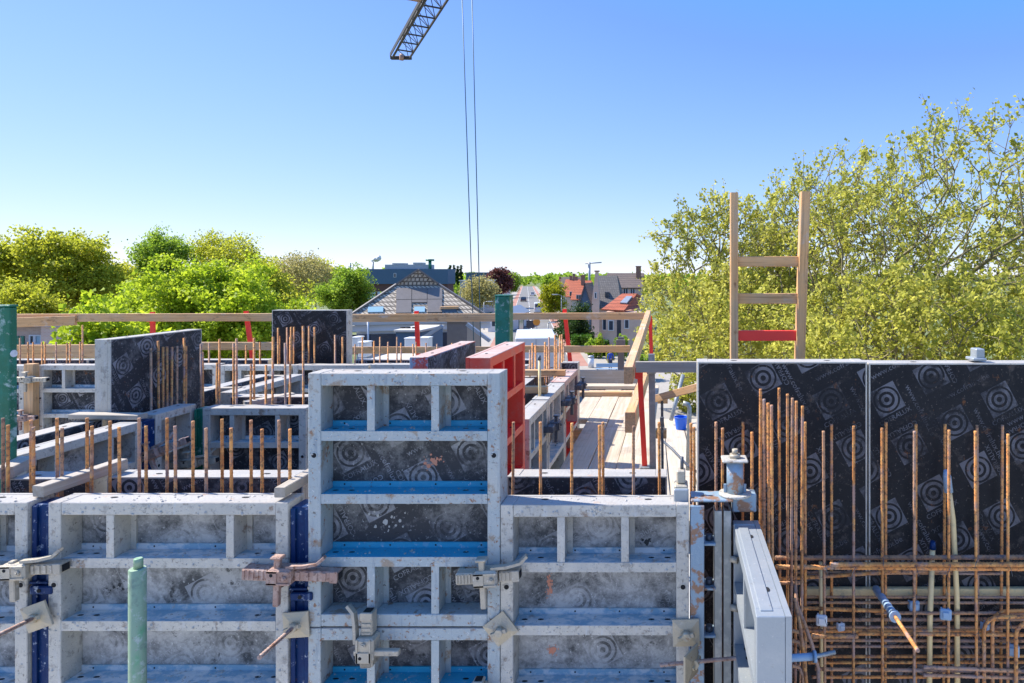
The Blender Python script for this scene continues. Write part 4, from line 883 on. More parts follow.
def skeleton(base, trunk_top, cc, rad, n, rng, shell=.5, alpha=.35, up=.0, lumps=0, gap=.36):
    """tips spread through the crown, each joined to the wood already grown"""
    pts = []
    if lumps:
        lc = []
        for _ in range(lumps):
            v = rng.normal(size=3); v /= np.linalg.norm(v); lc.append(v * rng.uniform(.45, .78))
        lc = np.array(lc)
    while len(pts) < n:
        v = rng.uniform(-1, 1, 3); r = np.linalg.norm(v)
        if r > 1 or rng.uniform() > (1 - shell) + shell * r: continue
        if v[2] < -.55 and rng.uniform() < .5: continue
        if lumps and np.min(np.linalg.norm(lc - v, axis=1)) > gap: continue
        pts.append(cc + v * rad)
    pts = np.array(pts); tp = np.array(trunk_top)
    pts = pts[np.argsort(np.linalg.norm(pts - tp, axis=1))]
    N = [np.array(base, float)]; par = [-1]; cost = [0.]
    for k in range(1, 7):
        p = np.array(base) + (tp - np.array(base)) * k / 6 + rng.normal(size=3) * .03 * np.array([1, 1, 0]); N.append(p); par.append(len(N) - 2); cost.append(cost[-1] + np.linalg.norm(p - N[-2]))
    for k in range(1, 6):
        p = tp + (cc + np.array([0, 0, rad[2] * .75]) - tp) * k / 6 + rng.normal(size=3) * .06 * rad; N.append(p); par.append(len(N) - 2); cost.append(cost[-1] + np.linalg.norm(p - N[-2]))
    A = np.zeros((4 * n + 40, 3)); Cc = np.zeros(4 * n + 40); k = len(N); A[:k] = N; Cc[:k] = cost
    Cc[:4] = 1e6
    for p in pts:
        dd = np.linalg.norm(A[:k] - p, axis=1); tot = dd + alpha * Cc[:k] + np.maximum(0, A[:k, 2] - p[2]) * .6
        j = int(np.argmin(tot)); L = dd[j]; st = max(1, min(3, int(L / (.16 * rad.max())))); prev = j; q0 = A[j].copy()
        for s_ in range(1, st + 1):
            q = q0 + (p - q0) * s_ / st
            if s_ < st: q = q + rng.normal(size=3) * L * .06 - np.array([0, 0, up * L])
            A[k] = q; Cc[k] = (Cc[prev] if prev > 3 else cost[prev]) + L / st; par.append(prev); prev = k; k += 1
    return A[:k].copy(), np.array(par)
def tree(label, px, Y, top, bottom, wpx, leafm, base_z=0.0, n=260, per=40, leaf=.15, bark='bark', seed=1, sigma=.35, shell=.5, trunk=.22, group='trees', name='tree', lumps=0, droop=.2, depth=.9, tipr=.012, twigs=2, twig=.5, twig_up=0.0, along=0, inner=4, trunk_px=None, crown_from=None, asp=.6):
    rng = np.random.default_rng(seed); X = PX(px, Y); zt, zb = PZ(top, Y), PZ(bottom, Y)
    rad = np.array([wpx * Y / F / 2, wpx * Y / F / 2 * depth, (zt - zb) / 2]); cc = np.array([X, Y, (zt + zb) / 2])
    bx = X if trunk_px is None else PX(trunk_px, Y)
    base = (bx, Y, base_z); tt = (bx + (X - bx) * .3, Y, max(base_z + .8, cc[2] - rad[2] * (.75 if crown_from is None else crown_from)))
    A, par = skeleton(base, tt, cc, rad * .93, n, rng, shell, lumps=lumps, gap=.44 if along else .37)
    k = len(A); cnt = np.zeros(k); isleaf = np.ones(k, bool); isleaf[par[par >= 0]] = False
    cnt[isleaf] = 1
    for i in range(k - 1, 0, -1): cnt[par[i]] += cnt[i]
    r = np.minimum(trunk, tipr * np.maximum(cnt, 1) ** .5)
    root = thing(name, label, 'tree', base, 0, group)
    b = MB()
    # the trunk and limbs as one tapered skin of tubes
    for i in range(1, k):
        p = par[i]; b.tube([A[p] - base, A[i] - base], [r[p] if r[p] < r[i] * 2.2 else r[i] * 1.5, r[i]], 7 if r[i] > .05 else 4, caps=False)
    tips = np.where(np.arange(k) > 11)[0]; tw = []; ta = []
    for i in tips[isleaf[tips]]:
        for _ in range(twigs):
            v = rng.normal(size=3); v /= np.linalg.norm(v); v = v * .8 + np.array([0, 0, twig_up]) + (A[i] - A[par[i]]) / (np.linalg.norm(A[i] - A[par[i]]) + 1e-6); e = A[i] + v * twig * rng.uniform(.6, 1.4)
            tw.append(e); ta.append(A[i]); b.tube([A[i] - base, e - base], [tipr * .8, tipr * .4], 3, caps=False)
    b.build('trunk', bark, root)
    tw = np.array(tw).reshape(-1, 3); ta = np.array(ta).reshape(-1, 3)
    if along:      # young leaves sit along the twigs, the wood stays visible between them
        t_ = rng.uniform(.45, 1.08, (len(tw), along)); C = (ta[:, None] + (tw - ta)[:, None] * t_[..., None]).reshape(-1, 3); C = C + rng.normal(size=C.shape) * sigma * .34
        ii = tips[(r[tips] < trunk * .22)]; D = np.repeat(A[ii], inner, 0); C = np.concatenate([C, D + rng.normal(size=D.shape) * sigma])
        V, Q = leaves(C - np.array(base), leaf, rng, droop, asp); mesh_np('crown', V, Q, leafm, root); return root
    cen = np.concatenate([A[tips[r[tips] < trunk * .55]], tw])
    C = np.repeat(cen, per, 0); C = C + rng.normal(size=C.shape) * sigma * np.array([1, 1, .7])
    V, Q = leaves(C - np.array(base), leaf, rng, droop, asp); mesh_np('crown', V, Q, leafm, root)
    return root
# the plane trees
PL = 'plane trees'
tree('tallest plane tree at the picture edge, young leaves on spreading limbs', 965, 24, 108, 395, 325, 'leafplane', n=820, leaf=.135, bark='barkpale', seed=3, sigma=.2, trunk=.26, shell=.5, trunk_px=858, group=PL, twigs=5, twig=.40, twig_up=.35, along=9, inner=4, tipr=.012, crown_from=.9, lumps=36, asp=.75)
tree('plane tree with thin bare-looking top twigs above the ladder', 838, 28, 150, 400, 210, 'leafplane', n=600, leaf=.14, bark='barkpale', seed=5, sigma=.2, trunk=.22, shell=.5, group=PL, twigs=5, twig=.48, twig_up=.5, along=8, inner=3, tipr=.0125, lumps=30, asp=.75)
tree('lower plane tree between the street corner and the ladder', 718, 30, 196, 395, 178, 'leafplane', n=640, leaf=.145, bark='barkpale', seed=8, sigma=.2, trunk=.2, shell=.5, group=PL, twigs=5, twig=.46, twig_up=.4, along=10, inner=4, tipr=.0125, lumps=34, asp=.75)
tree('plane tree filling the crown between ladder and picture edge', 800, 32, 168, 395, 150, 'leafplane', n=420, leaf=.15, bark='barkpale', seed=14, sigma=.2, trunk=.2, shell=.5, group=PL, twigs=5, twig=.48, twig_up=.4, along=8, inner=3, tipr=.0125, lumps=24, asp=.75)
tree('low dense plane tree closing the gap below the spreading limbs', 905, 20, 262, 420, 300, 'leafplane', n=540, leaf=.125, bark='barkpale', seed=9, sigma=.22, trunk=.17, shell=.4, group=PL, twigs=5, twig=.34, twig_up=.2, along=15, inner=9, tipr=.0095, lumps=32, asp=.75)
tree('low bushy plane tree right behind the ladder foot', 742, 25, 268, 402, 220, 'leafplane', n=460, leaf=.135, bark='barkpale', seed=10, sigma=.22, trunk=.16, shell=.4, group=PL, twigs=5, twig=.36, twig_up=.2, along=14, inner=9, tipr=.0105, lumps=28, asp=.75)
tree('plane tree mostly out of view at the far picture edge', 1075, 26, 150, 400, 190, 'leafplane', n=340, leaf=.185, bark='barkpale', seed=12, sigma=.24, trunk=.2, group=PL, twigs=4, twig=.4, twig_up=.3, along=9, inner=4, tipr=.012)
# broad trees on the other side
LT = 'trees beyond the building site'
tree('broad round tree with dense golden-green crown behind the green box post', 52, 55, 231, 325, 132, 'leafolive', n=420, per=64, leaf=.21, seed=21, sigma=.30, trunk=.35, group=LT, lumps=22, shell=.75, crown_from=.95, asp=.75)
tree('feathery upright tree beside the broad round one', 160, 62, 229, 320, 52, 'leafgreen', n=190, per=70, leaf=.2, seed=22, sigma=.34, trunk=.28, group=LT, lumps=10, droop=.9, shell=.7)
tree('tall loose olive tree behind the bright maple', 232, 66, 226, 320, 84, 'leafolive', n=220, per=40, leaf=.23, seed=23, sigma=.4, trunk=.3, group=LT, lumps=10, shell=.7)
tree('bright yellow-green maple just beyond the railing', 228, 26, 268, 375, 150, 'leafbright', n=420, per=70, leaf=.125, seed=24, sigma=.17, trunk=.2, group=LT, lumps=22, shell=.8, asp=.75)
tree('small bright maple low beside the brick outbuilding', 104, 22, 322, 375, 44, 'leafbright', n=80, per=30, leaf=.18, seed=25, sigma=.18, trunk=.08, group=LT, asp=.8)
tree('pale tree just coming into leaf, behind the maple', 302, 85, 256, 300, 58, 'leafbud', n=190, per=22, leaf=.25, seed=26, sigma=.45, trunk=.25, group=LT)
tree('low olive tree at the end of the tree row', 316, 100, 264, 300, 44, 'leafolive', n=120, per=24, leaf=.45, seed=27, sigma=.5, trunk=.25, group=LT)
tree('rounded mid-green tree at the corner of the white-walled house', 345, 58, 270, 322, 48, 'leafgreen', n=170, per=60, leaf=.18, seed=28, sigma=.24, trunk=.2, group=LT, lumps=12, shell=.8)
tree('yellowish broad tree filling in under the olive tree', 262, 48, 264, 335, 70, 'leafolive', n=160, per=50, leaf=.2, seed=29, sigma=.32, trunk=.25, group=LT, lumps=9, shell=.7)
tree('low sunny tree under the broad round one', 122, 48, 290, 340, 60, 'leafbright', n=160, per=50, leaf=.18, seed=30, sigma=.28, trunk=.2, group=LT, lumps=9, shell=.7)
tree('light green maple bough mass beside the larger maple', 160, 30, 292, 375, 80, 'leafbright', n=220, per=60, leaf=.14, seed=33, sigma=.19, trunk=.14, group=LT, lumps=14, shell=.8, asp=.75)
tree('low yellow-green tree behind the green box post', 18, 46, 288, 345, 76, 'leafolive', n=160, per=50, leaf=.19, seed=31, sigma=.3, trunk=.2, group=LT, lumps=9, shell=.7)
# along the street
ST = 'street trees'
tree('bright yellow-green street tree beside the road', 553, 118, 284, 318, 21, 'leafyellow', n=120, per=34, leaf=.34, seed=41, sigma=.35, trunk=.2, group=ST)
tree('copper-red tree beyond the white-walled house', 498, 165, 271, 294, 22, 'leafcopper', n=110, per=30, leaf=.6, seed=42, sigma=.6, trunk=.3, group=ST)
tree('brownish budding tree beside the copper-red one', 480, 130, 279, 308, 34, 'leafbud', n=170, per=12, leaf=.4, seed=43, sigma=.5, trunk=.25, group=ST, twigs=3)
tree('green tree beyond the copper-red one along the street', 511, 240, 273, 292, 16, 'leafgreen', n=90, per=40, leaf=.5, seed=44, sigma=.6, trunk=.3, group=ST)
tree('dark evergreen beside the street houses', 580, 74, 304, 352, 24, 'leafdark', n=120, per=40, leaf=.22, seed=45, sigma=.25, trunk=.15, group=ST, lumps=8)
tree('small dark tree between hedge and dark evergreen', 567, 86, 316, 345, 16, 'leafdark', n=70, per=34, leaf=.24, seed=46, sigma=.25, trunk=.12, group=ST)
tree('sunny street tree far along the road', 549, 230, 276, 293, 10, 'leafgreen', n=70, per=24, leaf=.7, seed=47, sigma=.5, trunk=.25, group=ST)
for i, px in enumerate((450, 454, 457.5, 461)):
    tree('slim poplar on the skyline, %s from the dark blue office block' % ORD[i], px, 240, 264 + (i % 2), 286, 2.0, 'leafdark', n=50, per=24, leaf=.4, seed=50 + i, sigma=.16, twig=.2, trunk=.2, group='skyline poplars')
def bush(name, label, cat, px, Y, zt, wpx, leafm, leaf, n, seed, boxy=False, depth=1.0, zb=0.0, group=None):
    rng = np.random.default_rng(seed); X = PX(px, Y); w = wpx * Y / F / 2; v = rng.uniform(-1, 1, (n * 3, 3))
    if boxy: k = np.max(np.abs(v), axis=1) > .72
    else:
        r = np.linalg.norm(v, axis=1); k = (r < 1) & (r > .45)
    v = v[k][:n]; v = v + (0 if boxy else 1) * .12 * np.sin(v * 7 + seed)
    C = v * np.array([w, w * depth, (zt - zb) / 2]) + np.array([0, 0, (zt - zb) / 2])
    root = thing(name, label, cat, (X, Y, zb), 0, group)
    b = MB()
    for k in range(7):
        a = rng.normal(size=2) * w * .5; b.tube([(a[0] * .3, a[1] * .3, 0), (a[0] * .7, a[1] * .7, (zt - zb) * .4), (a[0], a[1], (zt - zb) * .8)], [.04, .03, .01], 5, caps=False)
    b.build('stem', 'bark', root); V, Q = leaves(C, leaf, rng, .1, .7); mesh_np('foliage', V, Q, leafm, root); return root
bush('hedge', 'clipped bright green hedge beside the pavement', 'hedge', 583, 73, 1.75, 19, 'hedgeleaf', .22, 2600, 61, True, 2.2)
bush('hedge', 'second clipped hedge nearer the dark steel post', 'hedge', 602, 68, 1.5, 14, 'hedgeleaf', .22, 2000, 62, True, 1.0)
bush('shrub', 'loose light green shrub in front of the hedges', 'shrub', 593, 66, 1.9, 17, 'leafgreen', .24, 1500, 63)
bush('shrub', 'yellow-green shrub beside the dark steel post', 'shrub', 610, 62, 1.6, 9, 'leafyellow', .2, 900, 64)
bush('shrub', 'low green shrub in front of the brick outbuilding door', 'shrub', 92, 24, 3.6, 26, 'leafbright', .16, 1300, 65)
bush('shrub', 'green shrub in the shade under the plane trees', 'shrub', 640, 52, 2.0, 26, 'leafgreen', .24, 1500, 66)
bush('shrub', 'wide shrub at the feet of the plane trees', 'shrub', 690, 40, 2.4, 40, 'leafplane', .22, 2000, 67)

bush('shrub', 'tall dark green shrub against the pink-walled house', 'shrub', 622, 64, 2.6, 15, 'leafgreen', .2, 1500, 68)
bush('shrub', 'bright shrub between hedge and pink-walled house', 'shrub', 600, 65.5, 2.5, 8, 'leafbright', .18, 900, 69)
# far woodland that reads as one mass along the horizon
rng = np.random.default_rng(77); C = []
for i in range(900):
    Y = rng.uniform(260, 620); px = rng.uniform(-260, 820)
    if abs(PX(px, Y) - rx(Y, 0)) < 12 and Y < 480: continue
    h = rng.uniform(7, 12.5) * (.75 if px > 430 else 1.0) + (Y - 260) * .004; w = rng.uniform(3, 6)
    v = rng.normal(size=(46, 3)); v /= np.linalg.norm(v, axis=1, keepdims=True); v *= rng.uniform(.6, 1, (46, 1))
    C.append(v * np.array([w, w, h * .45]) + np.array([PX(px, Y), Y, h * .55]))
C = np.concatenate(C); V, Q = leaves(C, 2.3, rng, .1, .8); o = mesh_np('far_woodland', V, Q, 'leafgreen'); o['kind'] = 'stuff'

# ================================================================ buildings
def window(parent, x0, x1, y, z0, z1, glass='darkglass', fm='white', nx=0):
    f = MB(); w = .07; f.box(x0 - w, x1 + w, y - .06, y - .003, z1, z1 + w); f.box(x0 - w, x1 + w, y - .10, y - .003, z0 - w, z0); f.box(x0 - w, x0, y - .06, y - .003, z0, z1); f.box(x1, x1 + w, y - .06, y - .003, z0, z1)
    for k in range(nx):
        x = x0 + (x1 - x0) * (k + 1) / (nx + 1); f.box(x - .03, x + .03, y - .05, y - .012, z0, z1)
    f = f.build('window', fm, parent, True); g = MB(); g.box(x0, x1, y - .010, y - .004, z0, z1); o = g.build('pane', glass, f); o.data.transform(Matrix.Translation(-parent.location)); return f

# white-walled house with hipped, gableted tile roof and solar panels
Y0, Y1 = 50.0, 53.0; xc = PX(419, Y0); hx = lambda px, Y: xc + (px - 420.5) * Y / F * .985
xl, xr = hx(355, Y0), hx(485, Y0); ze = PZ(316, Y0)
H = thing('house', 'white-walled house with grey tiled hip roof and dark solar panels', 'house', ((xl + xr) / 2, Y0, 0))
ml, mr, xm = hx(399, Y1), hx(439, Y1), hx(419.5, Y1); zm, za = PZ(285, Y1), PZ(270.5, Y1); YB = 62
MB().box(xl + .5, xr - .5, Y0 + .6, YB, 0, ze - .02).build('wall', 'white', H, True)
def slab(b, quad, th, m=0):
    q = [Vector(v) for v in quad]; n = (q[1] - q[0]).cross(q[-1] - q[0]).normalized()
    if n.z < 0: n = -n
    k = len(q); b.add([v for v in q] + [v - n * th for v in q], [tuple(range(k)), tuple(reversed(range(k, 2 * k)))] + [(i, k + i, k + (i + 1) % k, (i + 1) % k) for i in range(k)], m)
el, er, ebl, ebr = (xl, Y0, ze), (xr, Y0, ze), (xl, YB, ze), (xr, YB, ze); Ml, Mr, Mbl, Mbr, Ap, Bp = (ml, Y1, zm), (mr, Y1, zm), (ml, YB, zm), (mr, YB, zm), (xm, Y1 - .25, za), (xm, YB, za)
b = MB(); slab(b, [el, er, Mr, Ml], .12); slab(b, [el, Ml, Mbl, ebl], .12); slab(b, [er, ebr, Mbr, Mr], .12)
slab(b, [Ml, Ap, Bp, Mbl], .12); slab(b, [Mr, Mbr, Bp, Ap], .12); rf = b.build('roof', 'tilegrey', H, True)
b = MB(); b.add([(ml, Y1 + .02, zm), (mr, Y1 + .02, zm), (xm, Y1 - .15, za - .05)], [(0, 1, 2)]); b.build('gablet', 'tilegrey', rf).data.transform(Matrix.Translation(-H.location))
def onroof(px, t): # a point on the front slope: t = 0 at the eave, 1 at the top
    Y = Y0 + (Y1 - Y0) * t; return Vector((hx(px, Y), Y, ze + (zm - ze) * t))
b = MB()
for a, q in ((el, Ml), (er, Mr), (Ml, Ap), (Mr, Ap)): b.bar(Vector(a) + Vector((0, 0, .08)), Vector(q) + Vector((0, 0, .08)), .17, .12)
b.build('ridge_cap', 'solar', rf).data.transform(Matrix.Translation(-H.location))
nrm = (onroof(420, 1) - onroof(420, 0)).cross(Vector((-1, 0, 0))).normalized(); nrm = nrm if nrm.z > 0 else -nrm
def roofbox(name, p0, p1, t0, t1, m, th=.10, parent=None):
    b = MB(); q = [onroof(p0, t0), onroof(p1, t0), onroof(p1, t1), onroof(p0, t1)]
    Yc = Y0 + (Y1 - Y0) * (t0 + t1) / 2; xa, xb = hx(p0, Yc), hx(p1, Yc); q = [Vector((x, v.y, v.z)) for x, v in zip((xa, xb, xb, xa), q)]
    slab(b, [v + nrm * th for v in q], th - .01); return b.build(name, m, parent or H, True)
for i in range(3):
    a, c = 399 + i * 14.7, 413.2 + i * 14.7
    roofbox('solar_panel', a, c, .50, .87, 'solar')
    if i != 1: roofbox('solar_panel', a, c, .08, .485, 'solar')
    else: roofbox('solar_panel', a, c, .40, .485, 'solar')
roofbox('roof_window', 416, 426, .10, .26, 'paleglass'); roofbox('roof_window', 373, 387, .12, .28, 'paleglass')
def atY(name, m, p0, p1, t, bt, Y, dpt, parent=H, cham=0):
    return MB().box(hx(p0, Y), hx(p1, Y), Y, Y + dpt, PZ(bt, Y), PZ(t, Y)).build(name, m, parent, True)
atY('roof_dormer', 'timber', 441, 459, 307, 309.5, 50.2, 1.2); atY('dormer_side', 'darkclad', 442, 457, 309.6, 315, 50.3, 1.2)
atY('fascia', 'cream', 347, 491, 319, 324, 49.9, .3); atY('cornice', 'white', 347, 491, 324.2, 330, 50.2, .3)
f = atY('shop_window', 'darkglass', 352, 448, 333, 352, 50.45, .1)
for px in (355.5, 371): MB().tube([PT(px, 319, 49.75), PT(px, 356, 49.75)], .07, 8).build('downpipe', 'white', H, True)
H.rotation_euler = (0, 0, R(20))
H2 = thing('flat_roof_annexe', 'dark flat-roofed annexe with three vent pots before the white-walled house', 'annexe', (PX(410, 44), 44, 0))
MB().box(PX(396, 44), PX(422, 44), 44, 48, 0, PZ(332, 44)).build('wall', 'darkclad', H2, True); MB().cham(PX(395, 44), PX(423, 44), 43.8, 48.2, PZ(331.9, 44), PZ(329.5, 44), .03).build('roof', 'cream', H2, True)
for px in (403, 408, 414.5): MB().tube([PT(px, 329.5, 45), PT(px, 327, 45)], [.2, .17], 10).build('vent_pot', 'hole', H2, True)
H3 = thing('grey_dormer', 'grey zinc-clad box dormer beside the hoist cables', 'dormer', (PX(457, 43), 43, 0))
MB().box(PX(447, 43), PX(467, 43), 43, 46, 0, PZ(322, 43)).build('wall', 'solar', H3, True); MB().cham(PX(446, 43), PX(468, 43), 42.8, 46.2, PZ(321.9, 43), PZ(320, 43), .03).build('roof', 'zinc', H3, True)
b = MB(); b.bar(PT(423, 338, 42), PT(442, 326, 42), .25, .2); b.bar(PT(467, 324, 42), PT(490, 341, 42), .25, .2); b.build('verge', 'zinc', H3, True)
for i, (px, py, w, h, Y) in enumerate([(355, 338, 6, 14, 26), (362, 343, 8, 14, 24.5), (410, 339, 11, 13, 25.5), (423, 338.5, 10, 14, 26.5)]):
    t = thing('ventilation_unit', ['small white ventilation unit by the small black panel edge', 'wider white ventilation unit behind the thin rebar', 'white ventilation unit below the vent pots', 'white ventilation unit behind the red railing post'][i], 'ventilation unit', (PX(px, Y), Y, PZ(py + h, Y)), 0, 'white ventilation units')
    x0, x1 = PX(px - w / 2, Y), PX(px + w / 2, Y); MB().cham(x0, x1, Y, Y + .5, PZ(py + h, Y), PZ(py, Y), .02).build('casing', 'white', t, True)
    MB().cham(x0 - .02, x1 + .02, Y - .02, Y + .52, PZ(py, Y) + .001, PZ(py, Y) + .04, .01).build('lid', 'whiteplastic', t, True)
t = thing('flat_roof', 'low flat roof carrying the white ventilation units', 'roof', (PX(390, 28), 28, 0)); MB().box(PX(350, 26), PX(462, 26), 24, 30, 0, 4.6).build('wall', 'cream', t, True)

# white site cabin
Yc = 30; t = thing('site_cabin', 'white site cabin with a flat roof behind the leaning red post', 'cabin', (PX(250, Yc), Yc, 0))
MB().cham(PX(227, Yc), PX(284, Yc), Yc, Yc + 6, 2.6, PZ(338, Yc), .03).build('wall', 'white', t, True); MB().cham(PX(226, Yc), PX(285, Yc), Yc - .08, Yc + 6.1, PZ(337.9, Yc), PZ(336, Yc), .02).build('roof', 'zinc', t, True); MB().cham(PX(227, Yc), PX(284, Yc), Yc + .02, Yc + 6, 0, 2.58, .03).build('base_cabin', 'white', t, True)
# brick outbuilding
Yb = 38; t = thing('brick_building', 'flat-roofed pinkish brick outbuilding with green doors', 'building', (PX(60, Yb), Yb, 0))
MB().box(PX(-40, Yb), PX(49, Yb), Yb, Yb + 8, 0, PZ(327, Yb)).build('wall', 'brickgrey', t, True); MB().box(PX(49.2, Yb), PX(116, Yb), Yb - .5, Yb + 8, 0, PZ(326, Yb)).build('wall', 'brickpink', t, True)
MB().box(PX(-40, Yb), PX(117, Yb), Yb - .6, Yb + 8.1, PZ(325.9, Yb), PZ(324.9, Yb)).build('roof_edge', 'zinc', t, True)
window(t, PX(31, Yb), PX(34, Yb), Yb, PZ(343, Yb), PZ(336, Yb)); window(t, PX(36.5, Yb), PX(41, Yb), Yb, PZ(343, Yb), PZ(336, Yb), 'paleglass')
for px in (18, 23): MB().box(PX(px - 1.7, Yb), PX(px + 1.7, Yb), Yb - .05, Yb - .003, PZ(360, Yb), PZ(336, Yb)).build('door', 'greenpaint', t, True)
MB().tube([PT(69.5, 326, Yb - .7), PT(69.5, 375, Yb - .7)], .085, 8).build('downpipe', 'whiteplastic', t, True)
MB().box(PX(22, Yb), PX(48, Yb), Yb - 1.2, Yb - .004, PZ(347.5, Yb), PZ(346.5, Yb)).build('canopy', 'zinc', t, True)

# dark blue office block far behind
Yo = 150; t = thing('office_block', 'long dark blue office block with roof plant on the skyline', 'office block', (PX(405, Yo), Yo, 0))
MB().box(PX(361, Yo), PX(448, Yo), Yo, Yo + 5, PZ(284, Yo), PZ(269, Yo)).build('upper_storey', 'darkclad', t, True)
MB().box(PX(362, Yo), PX(447, Yo), Yo + .5, Yo + 4.5, 0, PZ(284.1, Yo)).build('lower_storeys', 'brownclad', t, True)
for px in (366, 377, 388): window(t, PX(px, Yo), PX(px + 8, Yo), Yo + .5, PZ(299, Yo), PZ(292, Yo), 'paleglass')
window(t, PX(394, Yo), PX(396, Yo), Yo, PZ(277, Yo), PZ(273.5, Yo))
b = MB(); b.box(PX(383, Yo), PX(428, Yo), Yo + 1, Yo + 4, PZ(268.9, Yo), PZ(264.5, Yo)); b.box(PX(390, Yo), PX(402, Yo), Yo + 1.2, Yo + 3.5, PZ(264.4, Yo), PZ(263, Yo)); b.box(PX(411, Yo), PX(420, Yo), Yo + 1.2, Yo + 3.5, PZ(264.4, Yo), PZ(262.4, Yo)); b.build('roof_plant', 'zinc', t, True)
b = MB(); b.tube([PT(430, 268.8, Yo + 1), PT(430, 261, Yo + 1)], .35, 8); b.tube([PT(430, 261, Yo + 1), PT(430, 259.2, Yo + 1)], [.9, .9], 10); b.build('vent_stack', 'greenpaint', t, True)
b = MB(); b.box(PX(460, 140), PX(482, 140), 140, 150, 0, PZ(281, 140)); t = thing('low_office', 'low grey building between office block and copper tree', 'building', (PX(470, 140), 140, 0)); b.build('wall', 'zinc', t, True); MB().box(PX(459, 140), PX(483, 140), 139.8, 150.2, PZ(280.9, 140), PZ(280.2, 140)).build('roof_edge', 'white', t, True)
t = thing('long_shed', 'distant dark shed on the skyline behind the hoist cables', 'building', (PX(479, 260), 260, 0)); MB().box(PX(466, 260), PX(492, 260), 260, 280, 0, PZ(273, 260)).build('wall', 'darkclad', t, True); MB().box(PX(465.5, 260), PX(492.5, 260), 259.6, 280.4, PZ(272.9, 260), PZ(272.3, 260)).build('roof_edge', 'zinc', t, True)
for i, (px, top, Y) in enumerate(((350, 263, 300), (372.8, 261.5, 300))):
    tag(MB().tube([PT(px, 290, Y), PT(px, top, Y)], [.55, .42], 10).build('factory_chimney', 'zinc'), ['slim factory chimney standing apart above the mid-green tree', 'slim factory chimney with a white plume'][i], 'chimney')
b = MB(); rng = np.random.default_rng(5)
for i in range(26):
    k = i / 25; c = PT(372.4 + 8.6 * k ** .8, 260.6 - 2.6 * k ** .6, 300) + Vector(rng.normal(size=3) * .35 * (.4 + k)); r_ = (.22 + .62 * math.sin(math.pi * min(1, k * .8 + .12))) * rng.uniform(.6, 1.1)
    b.tube([c + Vector((0, 0, r_ * math.sin(q))) for q in np.linspace(-1.5, 1.5, 6)], [r_ * math.cos(q) + .01 for q in np.linspace(-1.5, 1.5, 6)], 10)
o = b.build('smoke', 'white'); o['kind'] = 'stuff'

# street houses
def gable_house(label, px0, px1, Y, ydeep, eave, ridge, roofm, wallm, axis='y', wins=(), chim=None, group='street houses', oh=.25):
    x0, x1 = PX(px0, Y), PX(px1, Y); t = thing('house', label, 'house', ((x0 + x1) / 2, Y, 0), 0, group); y1 = Y + ydeep
    MB().box(x0, x1, Y, y1, 0, eave).build('wall', wallm, t, True)
    b = MB(); g1 = MB(); g2 = MB()
    if axis == 'y':
        xm = (x0 + x1) / 2; b1 = [(x0 - oh, Y - oh, eave - .1), (xm, Y - oh, ridge), (xm, y1 + oh, ridge), (x0 - oh, y1 + oh, eave - .1)]; b2 = [(x1 + oh, Y - oh, eave - .1), (x1 + oh, y1 + oh, eave - .1), (xm, y1 + oh, ridge), (xm, Y - oh, ridge)]
        g1.add([(x0, Y + .01, eave + .001), (x1, Y + .01, eave + .001), (xm, Y + .01, ridge - .12)], [(0, 1, 2)]); g2.add([(x0, y1, eave + .001), (x1, y1, eave + .001), (xm, y1, ridge - .12)], [(2, 1, 0)])
    else:
        ym = (Y + y1) / 2; b1 = [(x0 - oh, Y - oh, eave - .1), (x1 + oh, Y - oh, eave - .1), (x1 + oh, ym, ridge), (x0 - oh, ym, ridge)]; b2 = [(x1 + oh, y1 + oh, eave - .1), (x0 - oh, y1 + oh, eave - .1), (x0 - oh, ym, ridge), (x1 + oh, ym, ridge)]
        g1.add([(x0 + .01, Y, eave + .001), (x0 + .01, y1, eave + .001), (x0 + .01, ym, ridge - .12)], [(2, 1, 0)]); g2.add([(x1 - .01, Y, eave + .001), (x1 - .01, y1, eave + .001), (x1 - .01, ym, ridge - .12)], [(0, 1, 2)])
    slab(b, b1, .14); slab(b, b2, .14); r_ = b.build('roof', roofm, t, True); g1.build('gable', wallm, t, True); g2.build('gable', wallm, t, True)
    if chim:
        cx, cy = chim; c = MB(); c.cham(cx - .35, cx + .35, cy - .35, cy + .35, eave + .2, ridge + .9, .02); c.cham(cx - .42, cx + .42, cy - .42, cy + .42, ridge + .901, ridge + 1.02, .02)
        o = c.build('chimney', 'chimneybrick', r_); o.data.transform(Matrix.Translation(-t.location))
    for (wx0, wx1, z0, z1) in wins: window(t, x0 + (x1 - x0) * wx0, x0 + (x1 - x0) * wx1, Y, z0, z1, nx=1)
    return t
# large slate-roofed house with brick chimney breast
Ya = 85; t = thing('house', 'slate-roofed brick house with a tapering chimney breast', 'house', (PX(612, Ya), Ya, 0), 0, 'street houses')
x0, x1 = PX(592, Ya), PX(622, Ya); MB().box(x0 + .3, x1 - .2, Ya + .4, Ya + 9, 0, PZ(306, Ya)).build('wall', 'brickpink', t, True)
b = MB(); e = PZ(308, Ya); rz = PZ(275.5, Ya + 4)
slab(b, [(x0, Ya, e), (x1, Ya, e), (PX(617, Ya + 4), Ya + 4, rz), (PX(598, Ya + 4), Ya + 4, rz)], .15); slab(b, [(x0, Ya + 9, e), (x1, Ya + 9, e), (PX(617, Ya + 4), Ya + 5, rz), (PX(598, Ya + 4), Ya + 5, rz)], .15)
slab(b, [(x1, Ya, e), (x1, Ya + 9, e), (PX(617, Ya + 4), Ya + 4, rz)], .15); slab(b, [(x0, Ya, e), (x0, Ya + 9, e), (PX(598, Ya + 4), Ya + 4, rz)], .15); b.build('roof', 'slate', t, True)
